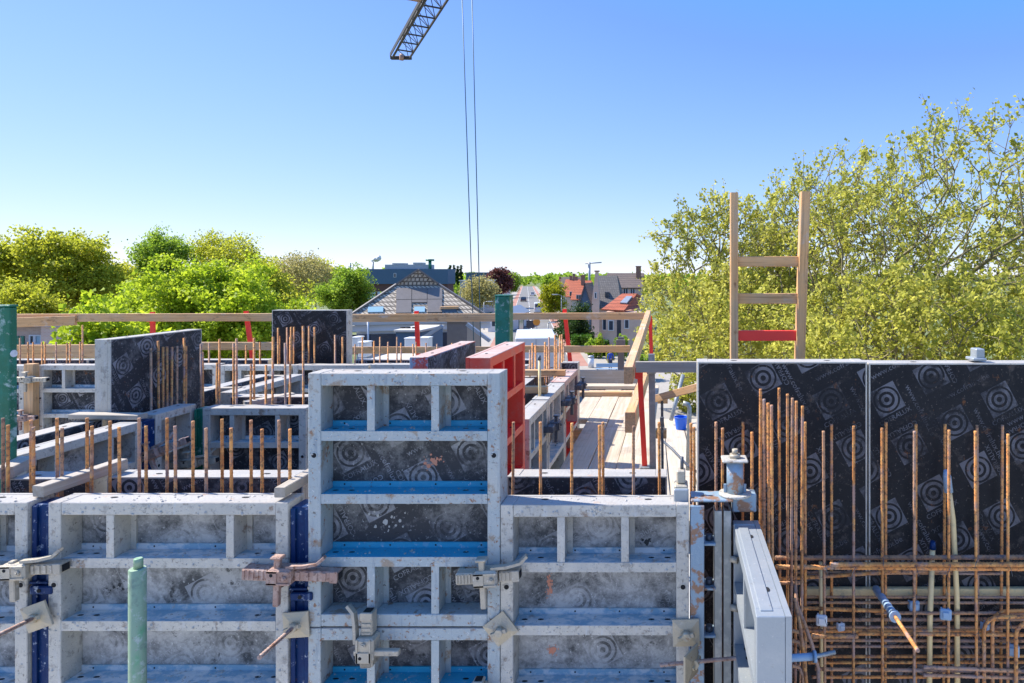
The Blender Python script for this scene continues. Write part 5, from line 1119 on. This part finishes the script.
b = MB(); ya = Ya - .3; v = [PT(591.3, 345, ya), PT(599.5, 345, ya), PT(599.2, 300, ya), PT(597.6, 272, ya), PT(595.3, 272, ya), PT(592, 300, ya)]; k = [p + Vector((0, 1.2, 0)) for p in v]
b.add(v + k, [(0, 1, 2, 3, 4, 5), (11, 10, 9, 8, 7, 6)] + [(i, 6 + i, 6 + (i + 1) % 6, (i + 1) % 6) for i in range(6)]); b.build('chimney_breast', 'brickpink', t, True)
window(t, PX(595, ya), PX(596.3, ya), ya, PZ(298, ya), PZ(293, ya)); window(t, PX(603, Ya + .4), PX(608, Ya + .4), Ya + .4, PZ(330, Ya), PZ(318, Ya)); MB().cham(PX(594.4, ya), PX(598.6, ya), ya - .1, ya + 1.3, PZ(271.9, ya), PZ(270.4, ya), .03).build('chimney_cap', 'chimneybrick', t, True)
b = MB(); p = onroof; q = [(PX(606, Ya) , Ya + 1.6, e + (rz - e) * .4)]; b.cham(q[0][0] - .25, q[0][0] + .25, Ya + 1.2, Ya + 2.2, q[0][2] - .3, q[0][2] + .35, .02); b.build('roof_window', 'darkglass', t, True)
gable_house('wide house with dark tiled roof and pale upper windows behind the slate-roofed one', 606, 641, 96, 9, PZ(287, 96), PZ(273, 100), 'browntile', 'brickpink', 'x', [(.28, .40, 5.0, 6.1), (.50, .62, 5.0, 6.1), (.70, .82, 5.0, 6.1)], (PX(638.5, 99), 99))
# low house with red tiled roof
Yr = 68; t = thing('house', 'low pink-walled house with orange-red tiled roof and grey skylight', 'house', (PX(620, Yr), Yr, 0), 0, 'street houses')
xa, xb = PX(606, Yr), PX(640, Yr); MB().box(xa, xb, Yr, Yr + 7, 0, PZ(312, Yr)).build('wall', 'brickpink', t, True)
b = MB(); A_, B_, C_, D_ = PT(601.5, 309, Yr - .4), PT(624, 310.5, Yr - .4), PT(637, 293.5, Yr + 4), PT(622, 293.5, Yr + 4); slab(b, [A_, B_, C_, D_], .16); slab(b, [B_, PT(640, 307, Yr + 3), PT(641, 296, Yr + 7), C_], .16); slab(b, [D_, C_, PT(640, 306, Yr + 8), PT(618, 306, Yr + 8)], .16); rf = b.build('roof', ['redtile'], t, True)
b = MB(); qs = [A_.lerp(B_, .55).lerp(D_.lerp(C_, .55), k) for k in (.35, .75)]; qe = [A_.lerp(B_, .9).lerp(D_.lerp(C_, .9), k) for k in (.35, .75)]; n_ = (B_ - A_).cross(D_ - A_).normalized(); slab(b, [v + n_ * .16 for v in (qs[0], qe[0], qe[1], qs[1])], .12); o = b.build('skylight', 'zinc', rf); o.data.transform(Matrix.Translation(-t.location))
window(t, PX(625, Yr), PX(628.5, Yr), Yr, PZ(328, Yr), PZ(320, Yr)); MB().box(PX(617, Yr), PX(621, Yr), Yr - .05, Yr - .003, 0, PZ(320, Yr)).build('door', 'cardark', t, True); window(t, PX(609, Yr), PX(613, Yr), Yr, PZ(330, Yr), PZ(321, Yr))
gable_house('narrow house with steep slate roof left of the chimney breast', 579, 591, 98, 9, PZ(307, 98), PZ(283, 98), 'slate', 'darkclad', 'y', [(.2, .45, 1.0, 2.6), (.6, .8, 1.0, 2.6)])
gable_house('red-roofed house beyond the narrow slate one', 572, 587, 122, 10, PZ(299, 122), PZ(280.5, 127), 'redtile', 'cream', 'x', [(.3, .6, 3, 4.4)], (PX(583, 126), 126))
gable_house('second red-roofed house further along the street', 566, 579, 145, 10, PZ(296, 145), PZ(281, 150), 'redtile', 'brickpink', 'x', [(.3, .6, 3, 4.4)], (PX(576, 150), 150))
gable_house('red-roofed house far along the street, third of its kind', 563, 576, 175, 12, PZ(291.5, 175), PZ(279.5, 181), 'redtile', 'cream', 'x', [(.3, .6, 3, 4.6)], (PX(571, 181), 181))
gable_house('farthest house of the row, with small orange roof', 552, 566, 235, 12, PZ(287, 235), PZ(279.5, 235), 'redtile', 'cream', 'y', [], (PX(560, 240), 240))
gable_house('dark-roofed house with twin chimneys behind the red-roofed ones', 560, 580, 210, 10, PZ(287, 210), PZ(277, 210), 'browntile', 'brickpink', 'x', [], (PX(574, 214), 214))
# across the street
gable_house('low white shopfront across the street by the green square post', 488, 508, 96, 14, PZ(316, 96), PZ(309, 96), 'zinc', 'white', 'y', [(.2, .8, .8, 2.4)], group='buildings across the street')
gable_house('far red-roofed house across the street', 484, 497, 190, 12, PZ(293, 190), PZ(285, 190), 'redtile', 'cream', 'y', [(.3, .7, 2, 4)], group='buildings across the street')
gable_house('white-walled house half hidden behind the copper tree', 488, 500, 220, 14, PZ(291, 220), PZ(283, 220), 'browntile', 'white', 'y', [(.3, .7, 2, 4)], group='buildings across the street')

# ================================================================ street furniture, vehicles, person
def car(label, X, Y, rot, bodym, L=4.2, W=1.75, Hh=1.45, van=False):
    t = thing('van' if van else 'parked_car', label, 'van' if van else 'car', (X, Y, .012), rot, 'vehicles in the street'); h2 = .55 * Hh
    b = MB(); b.cham(-W/2, W/2, -L/2, L/2, .28, h2, .10)
    if van: b.cham(-W/2 + .04, W/2 - .04, -L/2 + .05, L/2 - .9, h2 - .1, Hh, .12)
    else:
        v = [(-W/2 + .06, -L*.44, h2 - .02), (W/2 - .06, -L*.44, h2 - .02), (W/2 - .06, L*.28, h2 - .02), (-W/2 + .06, L*.28, h2 - .02), (-W/2 + .22, -L*.32, Hh), (W/2 - .22, -L*.32, Hh), (W/2 - .22, L*.10, Hh), (-W/2 + .22, L*.10, Hh)]
        b.add(v, [(0, 1, 5, 4), (1, 2, 6, 5), (2, 3, 7, 6), (3, 0, 4, 7), (4, 5, 6, 7)])
    b.build('body', bodym, t)
    g = MB()
    if van: g.box(-W/2 + .2, W/2 - .2, -L/2 + .035, -L/2 + .052, h2 + .1, Hh - .25)
    else: g.add([(-W/2 + .2, -L*.44 - .005 + .03, h2 + .04), (W/2 - .2, -L*.44 + .025, h2 + .04), (W/2 - .3, -L*.33 - .01, Hh - .06), (-W/2 + .3, -L*.33 - .01, Hh - .06)], [(0, 1, 2, 3)])
    g.build('rear_window', 'darkglass', t)
    for sx in (-1, 1):
        for sy in (-1, 1):
            w = MB(); w.tube([(sx * W/2 - sx * .02, sy * L * .31, .30), (sx * W/2 - sx * .22, sy * L * .31, .30)], .30, 14); w.build('wheel', 'tyre', t)
        l = MB(); l.box(sx * (W/2 - .16) - .1, sx * (W/2 - .16) + .1, -L/2 - .012, -L/2 + .02, h2 - .3, h2 - .15); l.build('tail_light', 'redpaint', t)
    return t
car('white van driving away down the street', rx(144, 1.9), 144, R(12), 'carwhite', 5.2, 2.0, 2.2, True)
car('dark car in the middle of the far street', rx(205, -1.6), 205, R(12), 'cardark'); car('small white car farthest down the street', rx(262, 1.6), 262, R(12), 'carwhite'); car('dark car parked near the pavement behind the yellow-green tree', rx(165, 6.0), 165, R(12), 'cardark')
# white box truck below the railing
Yt = 42; tx = PX(536, Yt); t = thing('box_truck', 'white box truck standing below the railing at the street head', 'truck', (tx, Yt, .01), R(12))
b = MB(); b.cham(-1.25, 1.25, 0, 7.0, .95, PZ(338, Yt), .05); b.build('box_body', 'carwhite', t); MB().cham(-1.15, 1.15, 7.1, 9.0, .5, 2.7, .15).build('cab', 'carwhite', t); MB().box(-.9, .9, .3, 8.8, .6, .949).build('chassis', 'cardark', t)
MB().box(-.02, .02, -.02, -.001, 1.0, PZ(338, Yt) - .1).build('door_seam', 'zinc', t)
for sx in (-1, 1):
    for yy in (1.6, 2.7, 7.9): MB().tube([(sx * 1.2, yy, .48), (sx * .85, yy, .48)], .48, 16).build('wheel', 'tyre', t)
# bus shelter
Ys = 88; sx0 = PX(519, Ys); t = thing('bus_shelter', 'dark-framed glass bus shelter beside the road', 'bus shelter', (sx0, Ys, .01)); b = MB()
for x in (0, 1.25):
    for y in (0, 2.6): b.box(x - .04, x + .04, y - .04, y + .04, 0, 2.3)
b.build('frame', 'cardark', t); MB().cham(-.15, 1.4, -.15, 2.75, 2.301, 2.42, .03).build('roof', 'cardark', t); MB().box(-.01, .01, .05, 2.55, .3, 2.1).build('glass_panel', 'paleglass', t)
# sign, lamps, bin, bench
sp = (PX(536.7, 80), 80, 0); t = thing('road_sign', 'orange round road sign on a grey pole', 'sign', sp); MB().tube([sp, (sp[0], 80, 2.7)], .04, 8).build('pole', 'galvpipe', t, True); MB().tube([(sp[0], 79.95, 2.5), (sp[0], 79.91, 2.5)], .42, 20).build('sign_face', 'orange', t, True)
sp = (PX(530.5, 84), 84, 0); t = thing('road_sign', 'dark rectangular sign board beside the orange sign', 'sign', sp); MB().box(sp[0] - .5, sp[0] + .5, 83.95, 84.0, 1.5, 2.4).build('board', 'cardark', t, True); MB().tube([(sp[0], 84.06, 0), (sp[0], 84.06, 2.3)], .04, 8).build('pole', 'galvpipe', t, True)
def lamp(label, px, Y, h, arm):
    p = Vector((PX(px, Y), Y, 0)); t = thing('street_lamp', label, 'street lamp', p, 0, 'street lamps'); MB().tube([p, p + Vector((0, 0, h * .6)), p + Vector((0, 0, h))], [.09, .07, .05], 8).build('pole', 'galvpipe', t, True)
    MB().tube([p + Vector((0, 0, h)), p + Vector((arm * .6, 0, h + .15)), p + Vector((arm, 0, h + .15))], .035, 6).build('arm', 'galvpipe', t, True); q = p + Vector((arm, 0, h + .12)); MB().cham(q.x - .35, q.x + .35, Y - .12, Y + .12, q.z - .06, q.z + .06, .03).build('lamp_head', 'zinc', t, True)
lamp('street lamp in front of the dark evergreen', 561.5, 90, 5.3, -.9); lamp('street lamp on the pavement across from the bus shelter', 548, 70, 3.0, .4); lamp('street lamp beside the brownish budding tree', 484, 100, 4.0, .9)
p = Vector((PX(589.3, 250), 250, 0)); t = thing('distant_crane', 'thin distant tower crane above the slate roof', 'crane', p); MB().tube([p, p + Vector((0, 0, 12.6))], .45, 4).build('mast', 'zinc', t, True); MB().tube([p + Vector((-1.5, 0, 12.2)), p + Vector((4.5, 0, 12.6))], .22, 4).build('jib', 'zinc', t, True)
p = Vector((PX(591, 59), 59, .005)); t = thing('litter_bin', 'pale upright litter bin on the pavement', 'bin', p); MB().tube([p, p + Vector((0, 0, .85))], [.24, .26], 14).build('body', 'whiteplastic', t, True); MB().tube([p + Vector((0, 0, .85)), p + Vector((0, 0, 1.0)), p + Vector((0, 0, 1.05))], [.28, .24, .1], 14).build('lid', 'zinc', t, True)
p = Vector((PX(607, 55), 55, .005)); t = thing('bench', 'blue bench on the pavement near the person', 'bench', p); MB().cham(p.x - .9, p.x + .9, 54.8, 55.2, .42, .47, .01).build('seat', 'blueplastic', t, True); MB().cham(p.x - .9, p.x + .9, 55.22, 55.27, .55, .85, .01).build('backrest', 'blueplastic', t, True)
for sx in (-.75, .75): MB().box(p.x + sx - .03, p.x + sx + .03, 54.82, 55.27, 0, .419).build('leg', 'cardark', t, True)

# person on the pavement: one skinned body, clothing by material
def person(label, X, Y, rot):
    J = [(0, 0, .95), (0, .01, 1.15), (0, .02, 1.38), (0, .01, 1.50), (0, -.01, 1.58), (0, -.02, 1.68), (0, -.01, 1.76),
         (-.10, 0, .90), (-.11, -.08, .50), (-.11, .02, .09), (-.11, -.14, .03), (.10, 0, .90), (.11, .10, .50), (.11, .20, .10), (.11, .06, .03),
         (-.19, .01, 1.40), (-.25, .03, 1.13), (-.26, -.07, .90), (-.26, -.11, .82), (.19, .01, 1.40), (.25, -.02, 1.13), (.26, -.12, .92), (.26, -.17, .85)]
    E = [(0, 1), (1, 2), (2, 3), (3, 4), (4, 5), (5, 6), (0, 7), (7, 8), (8, 9), (9, 10), (0, 11), (11, 12), (12, 13), (13, 14), (2, 15), (15, 16), (16, 17), (17, 18), (2, 19), (19, 20), (20, 21), (21, 22)]
    Rr = [.15, .135, .15, .06, .065, .105, .07, .095, .065, .042, .035, .095, .065, .042, .035, .062, .045, .034, .03, .062, .045, .034, .03]
    me = bpy.data.meshes.new('person'); me.from_pydata(J, E, []); o = bpy.data.objects.new('body_rig', me); COL.objects.link(o)
    sk = o.modifiers.new('skin', 'SKIN'); sv = me.skin_vertices[0].data
    for i, r_ in enumerate(Rr): sv[i].radius = (r_, r_ * (.72 if i < 3 else 1))
    sv[0].use_root = True; su = o.modifiers.new('smooth', 'SUBSURF'); su.levels = 1; su.render_levels = 1
    dg = bpy.context.evaluated_depsgraph_get(); m2 = bpy.data.meshes.new_from_object(o.evaluated_get(dg)); bpy.data.objects.remove(o)
    for k in ('skin', 'blueshirt', 'jeans', 'hair'): m2.materials.append(M[k])
    for p in m2.polygons:
        c = p.center; p.use_smooth = True
        p.material_index = 2 if c.z < .93 and abs(c.x) < .2 else (1 if c.z < 1.47 and c.z > 1.0 else 0)
        if c.z > 1.70 or (c.z > 1.60 and c.y > .03): p.material_index = 3
        if c.z < .07: p.material_index = 3
    r_ = link('person', m2, None, (X, Y, .005), rot); return tag(r_, label, 'person')
person('person in a blue top and dark trousers walking on the pavement', PX(610.5, 57), 57, R(20))

# ================================================================ tower crane jib overhead and its hoist cables
tip = Vector((PX(401, 46), 46, PZ(58, 46))); far = Vector((PX(436, 36.4), 36.4, PZ(1, 36.4))); d = (far - tip); d.z = 0; d.normalize(); s = Vector((d.y, -d.x, 0)); L = 34
J = thing('crane_jib', 'dark lattice crane jib reaching in from above', 'crane jib', tip)
W = .5; up = Vector((0, 0, 1.25))
for name, o0, o1 in (('lower_chord', s * W, 0), ('lower_chord', -s * W, 0), ('upper_chord', up, 0)):
    MB().bar(tip + o0 - (Vector((0, 0, 0))), tip + o0 + d * L, .10, .10).build(name, 'cranesteel', J, True)
b = MB(); n = 20
for i in range(n + 1):
    a = tip + d * (L * i / n); b.bar(a - s * W, a + s * W, .09, .07); q = tip + d * (L * (i + .5) / n)
    if i < n:
        c = tip + d * (L * (i + 1) / n); b.bar(a - s * W, c + s * W, .03, .03)
        for k in (-1, 1): b.bar(a + s * W * k, q + up, .035, .035); b.bar(q + up, c + s * W * k, .035, .035)
b.build('lattice', 'cranesteel', J, True)
b = MB(); b.cham(tip.x - .7, tip.x + .7, tip.y - .12, tip.y + .12, tip.z - .1, tip.z + .12, .03); b.build('end_beam', 'cranesteel', J, True)
MB().tube([tip - s * .12 + d * .2, tip + s * .12 + d * .2], .22, 14).build('sheave', 'rustclamp', J, True)
b = MB(); s = -s; c = tip + d * (L * .325) + s * -(W + .55)
b.bar(c - d * .5, c + d * 1.2, .7, .06); b.build('walkway_basket', 'rustclamp', J, True)
b = MB()
for k in (-1, 1): b.bar(c - d * .5 + s * .35 * k + Vector((0, 0, .9)), c + d * 1.2 + s * .35 * k + Vector((0, 0, .9)), .04, .04); b.bar(c - d * .6 + s * .45 * k, c - d * .6 + s * .45 * k + Vector((0, 0, .9)), .04, .04)
b.build('handrail', 'cranesteel', J, True)
b = MB(); b.bar(tip - s * W - s * .18 + Vector((0, 0, .1)), tip - s * W - s * .18 + d * L + Vector((0, 0, .1)), .05, .25); b.build('cable_tray', 'cranesteel', J, True)
Yk = 31.2
for i, (a, c) in enumerate((((460.5, -50), (474.5, 365)), ((470.8, -50), (481.3, 365)))):
    p0, p1 = PT(a[0], a[1], Yk), PT(c[0], c[1], Yk)
    tag(MB().tube([p0, p0.lerp(p1, .5), p1], .022, 6).build('hoist_cable', 'cable', None, True, loc=p1), ['hoist cable hanging nearer the crane jib', 'hoist cable hanging farther from the crane jib'][i], 'cable', 'hoist cables')
p = PT(478, 366, Yk); t = thing('hook_block', 'crane hook block at the lower end of the hoist cables', 'hook block', p); MB().cham(p.x - .22, p.x + .22, Yk - .1, Yk + .1, p.z - .5, p.z + .06, .03).build('block', 'orange', t, True)
MB().tube([p + Vector((0, 0, -.5)), p + Vector((0, 0, -.7)), p + Vector((.12, 0, -.85)), p + Vector((0, 0, -.98)), p + Vector((-.1, 0, -.88))], .035, 8).build('hook', 'cranesteel', t, True)

# ================================================================ light, sky, camera
el = R(50); az = Vector((-.96, .27, 0)).normalized(); sd = az * math.cos(el) + Vector((0, 0, math.sin(el)))
sun = bpy.data.lights.new('sun', 'SUN'); sun.energy = 3.9; sun.angle = R(.53); sun.color = (1, .94, .84)
so = bpy.data.objects.new('sun', sun); COL.objects.link(so); so.rotation_euler = sd.to_track_quat('Z', 'Y').to_euler(); so.location = (0, 0, 60)
wd = bpy.data.worlds.new('World'); SC.world = wd; wd.use_nodes = True; nt = wd.node_tree; bg = nt.nodes['Background']
SKYGAIN = 1.12 / (.13 * 2.14); sky = nt.nodes.new('ShaderNodeTexSky'); sky.sky_type = 'NISHITA'; sky.sun_disc = False; sky.sun_elevation = el; sky.sun_rotation = math.atan2(az.x, az.y)
sky.altitude = 5000; sky.air_density = 1.0; sky.dust_density = 0.0; sky.ozone_density = 1.0
# the clear spring sky of the photograph: each channel of the sky texture compressed towards its measured range, with floors that lift the unseen zenith as fill light
sp = nt.nodes.new('ShaderNodeSeparateColor'); cb = nt.nodes.new('ShaderNodeCombineColor'); nt.links.new(sky.outputs[0], sp.inputs[0])
for k, (off, lo, gain, pw) in enumerate(((.55, .33, .285, .60), (1.0, .74, .418, .40), (0.0, .1, .93, .05))):
    prev = sp.outputs[k]
    for op, val in (('SUBTRACT', off), ('MAXIMUM', lo), ('POWER', pw), ('MULTIPLY', gain * SKYGAIN)):
        n_ = nt.nodes.new('ShaderNodeMath'); n_.operation = op; n_.inputs[1].default_value = val; nt.links.new(prev, n_.inputs[0]); prev = n_.outputs[0]
    nt.links.new(prev, cb.inputs[k])
nt.links.new(cb.outputs[0], bg.inputs[0]); bg.inputs[1].default_value = .13
cam = bpy.data.cameras.new('camera'); co = bpy.data.objects.new('camera', cam); COL.objects.link(co)
co.location = (0, 0, EYE); co.rotation_euler = (R(90), 0, 0); cam.sensor_width = 36; cam.lens = 36 * F / 1024
cam.shift_x = (512 - CX) / 1024; cam.shift_y = -(341.5 - CY) / 1024; cam.clip_start = .05; cam.clip_end = 8000
SC.camera = co
SC.view_settings.view_transform = 'Standard'; SC.view_settings.look = 'None'; SC.view_settings.exposure = 1.2; SC.view_settings.gamma = 1.0; SC.view_settings.use_curve_mapping = False
SC.render.engine = 'CYCLES'; SC.cycles.use_denoising = True; SC.cycles.max_bounces = 6
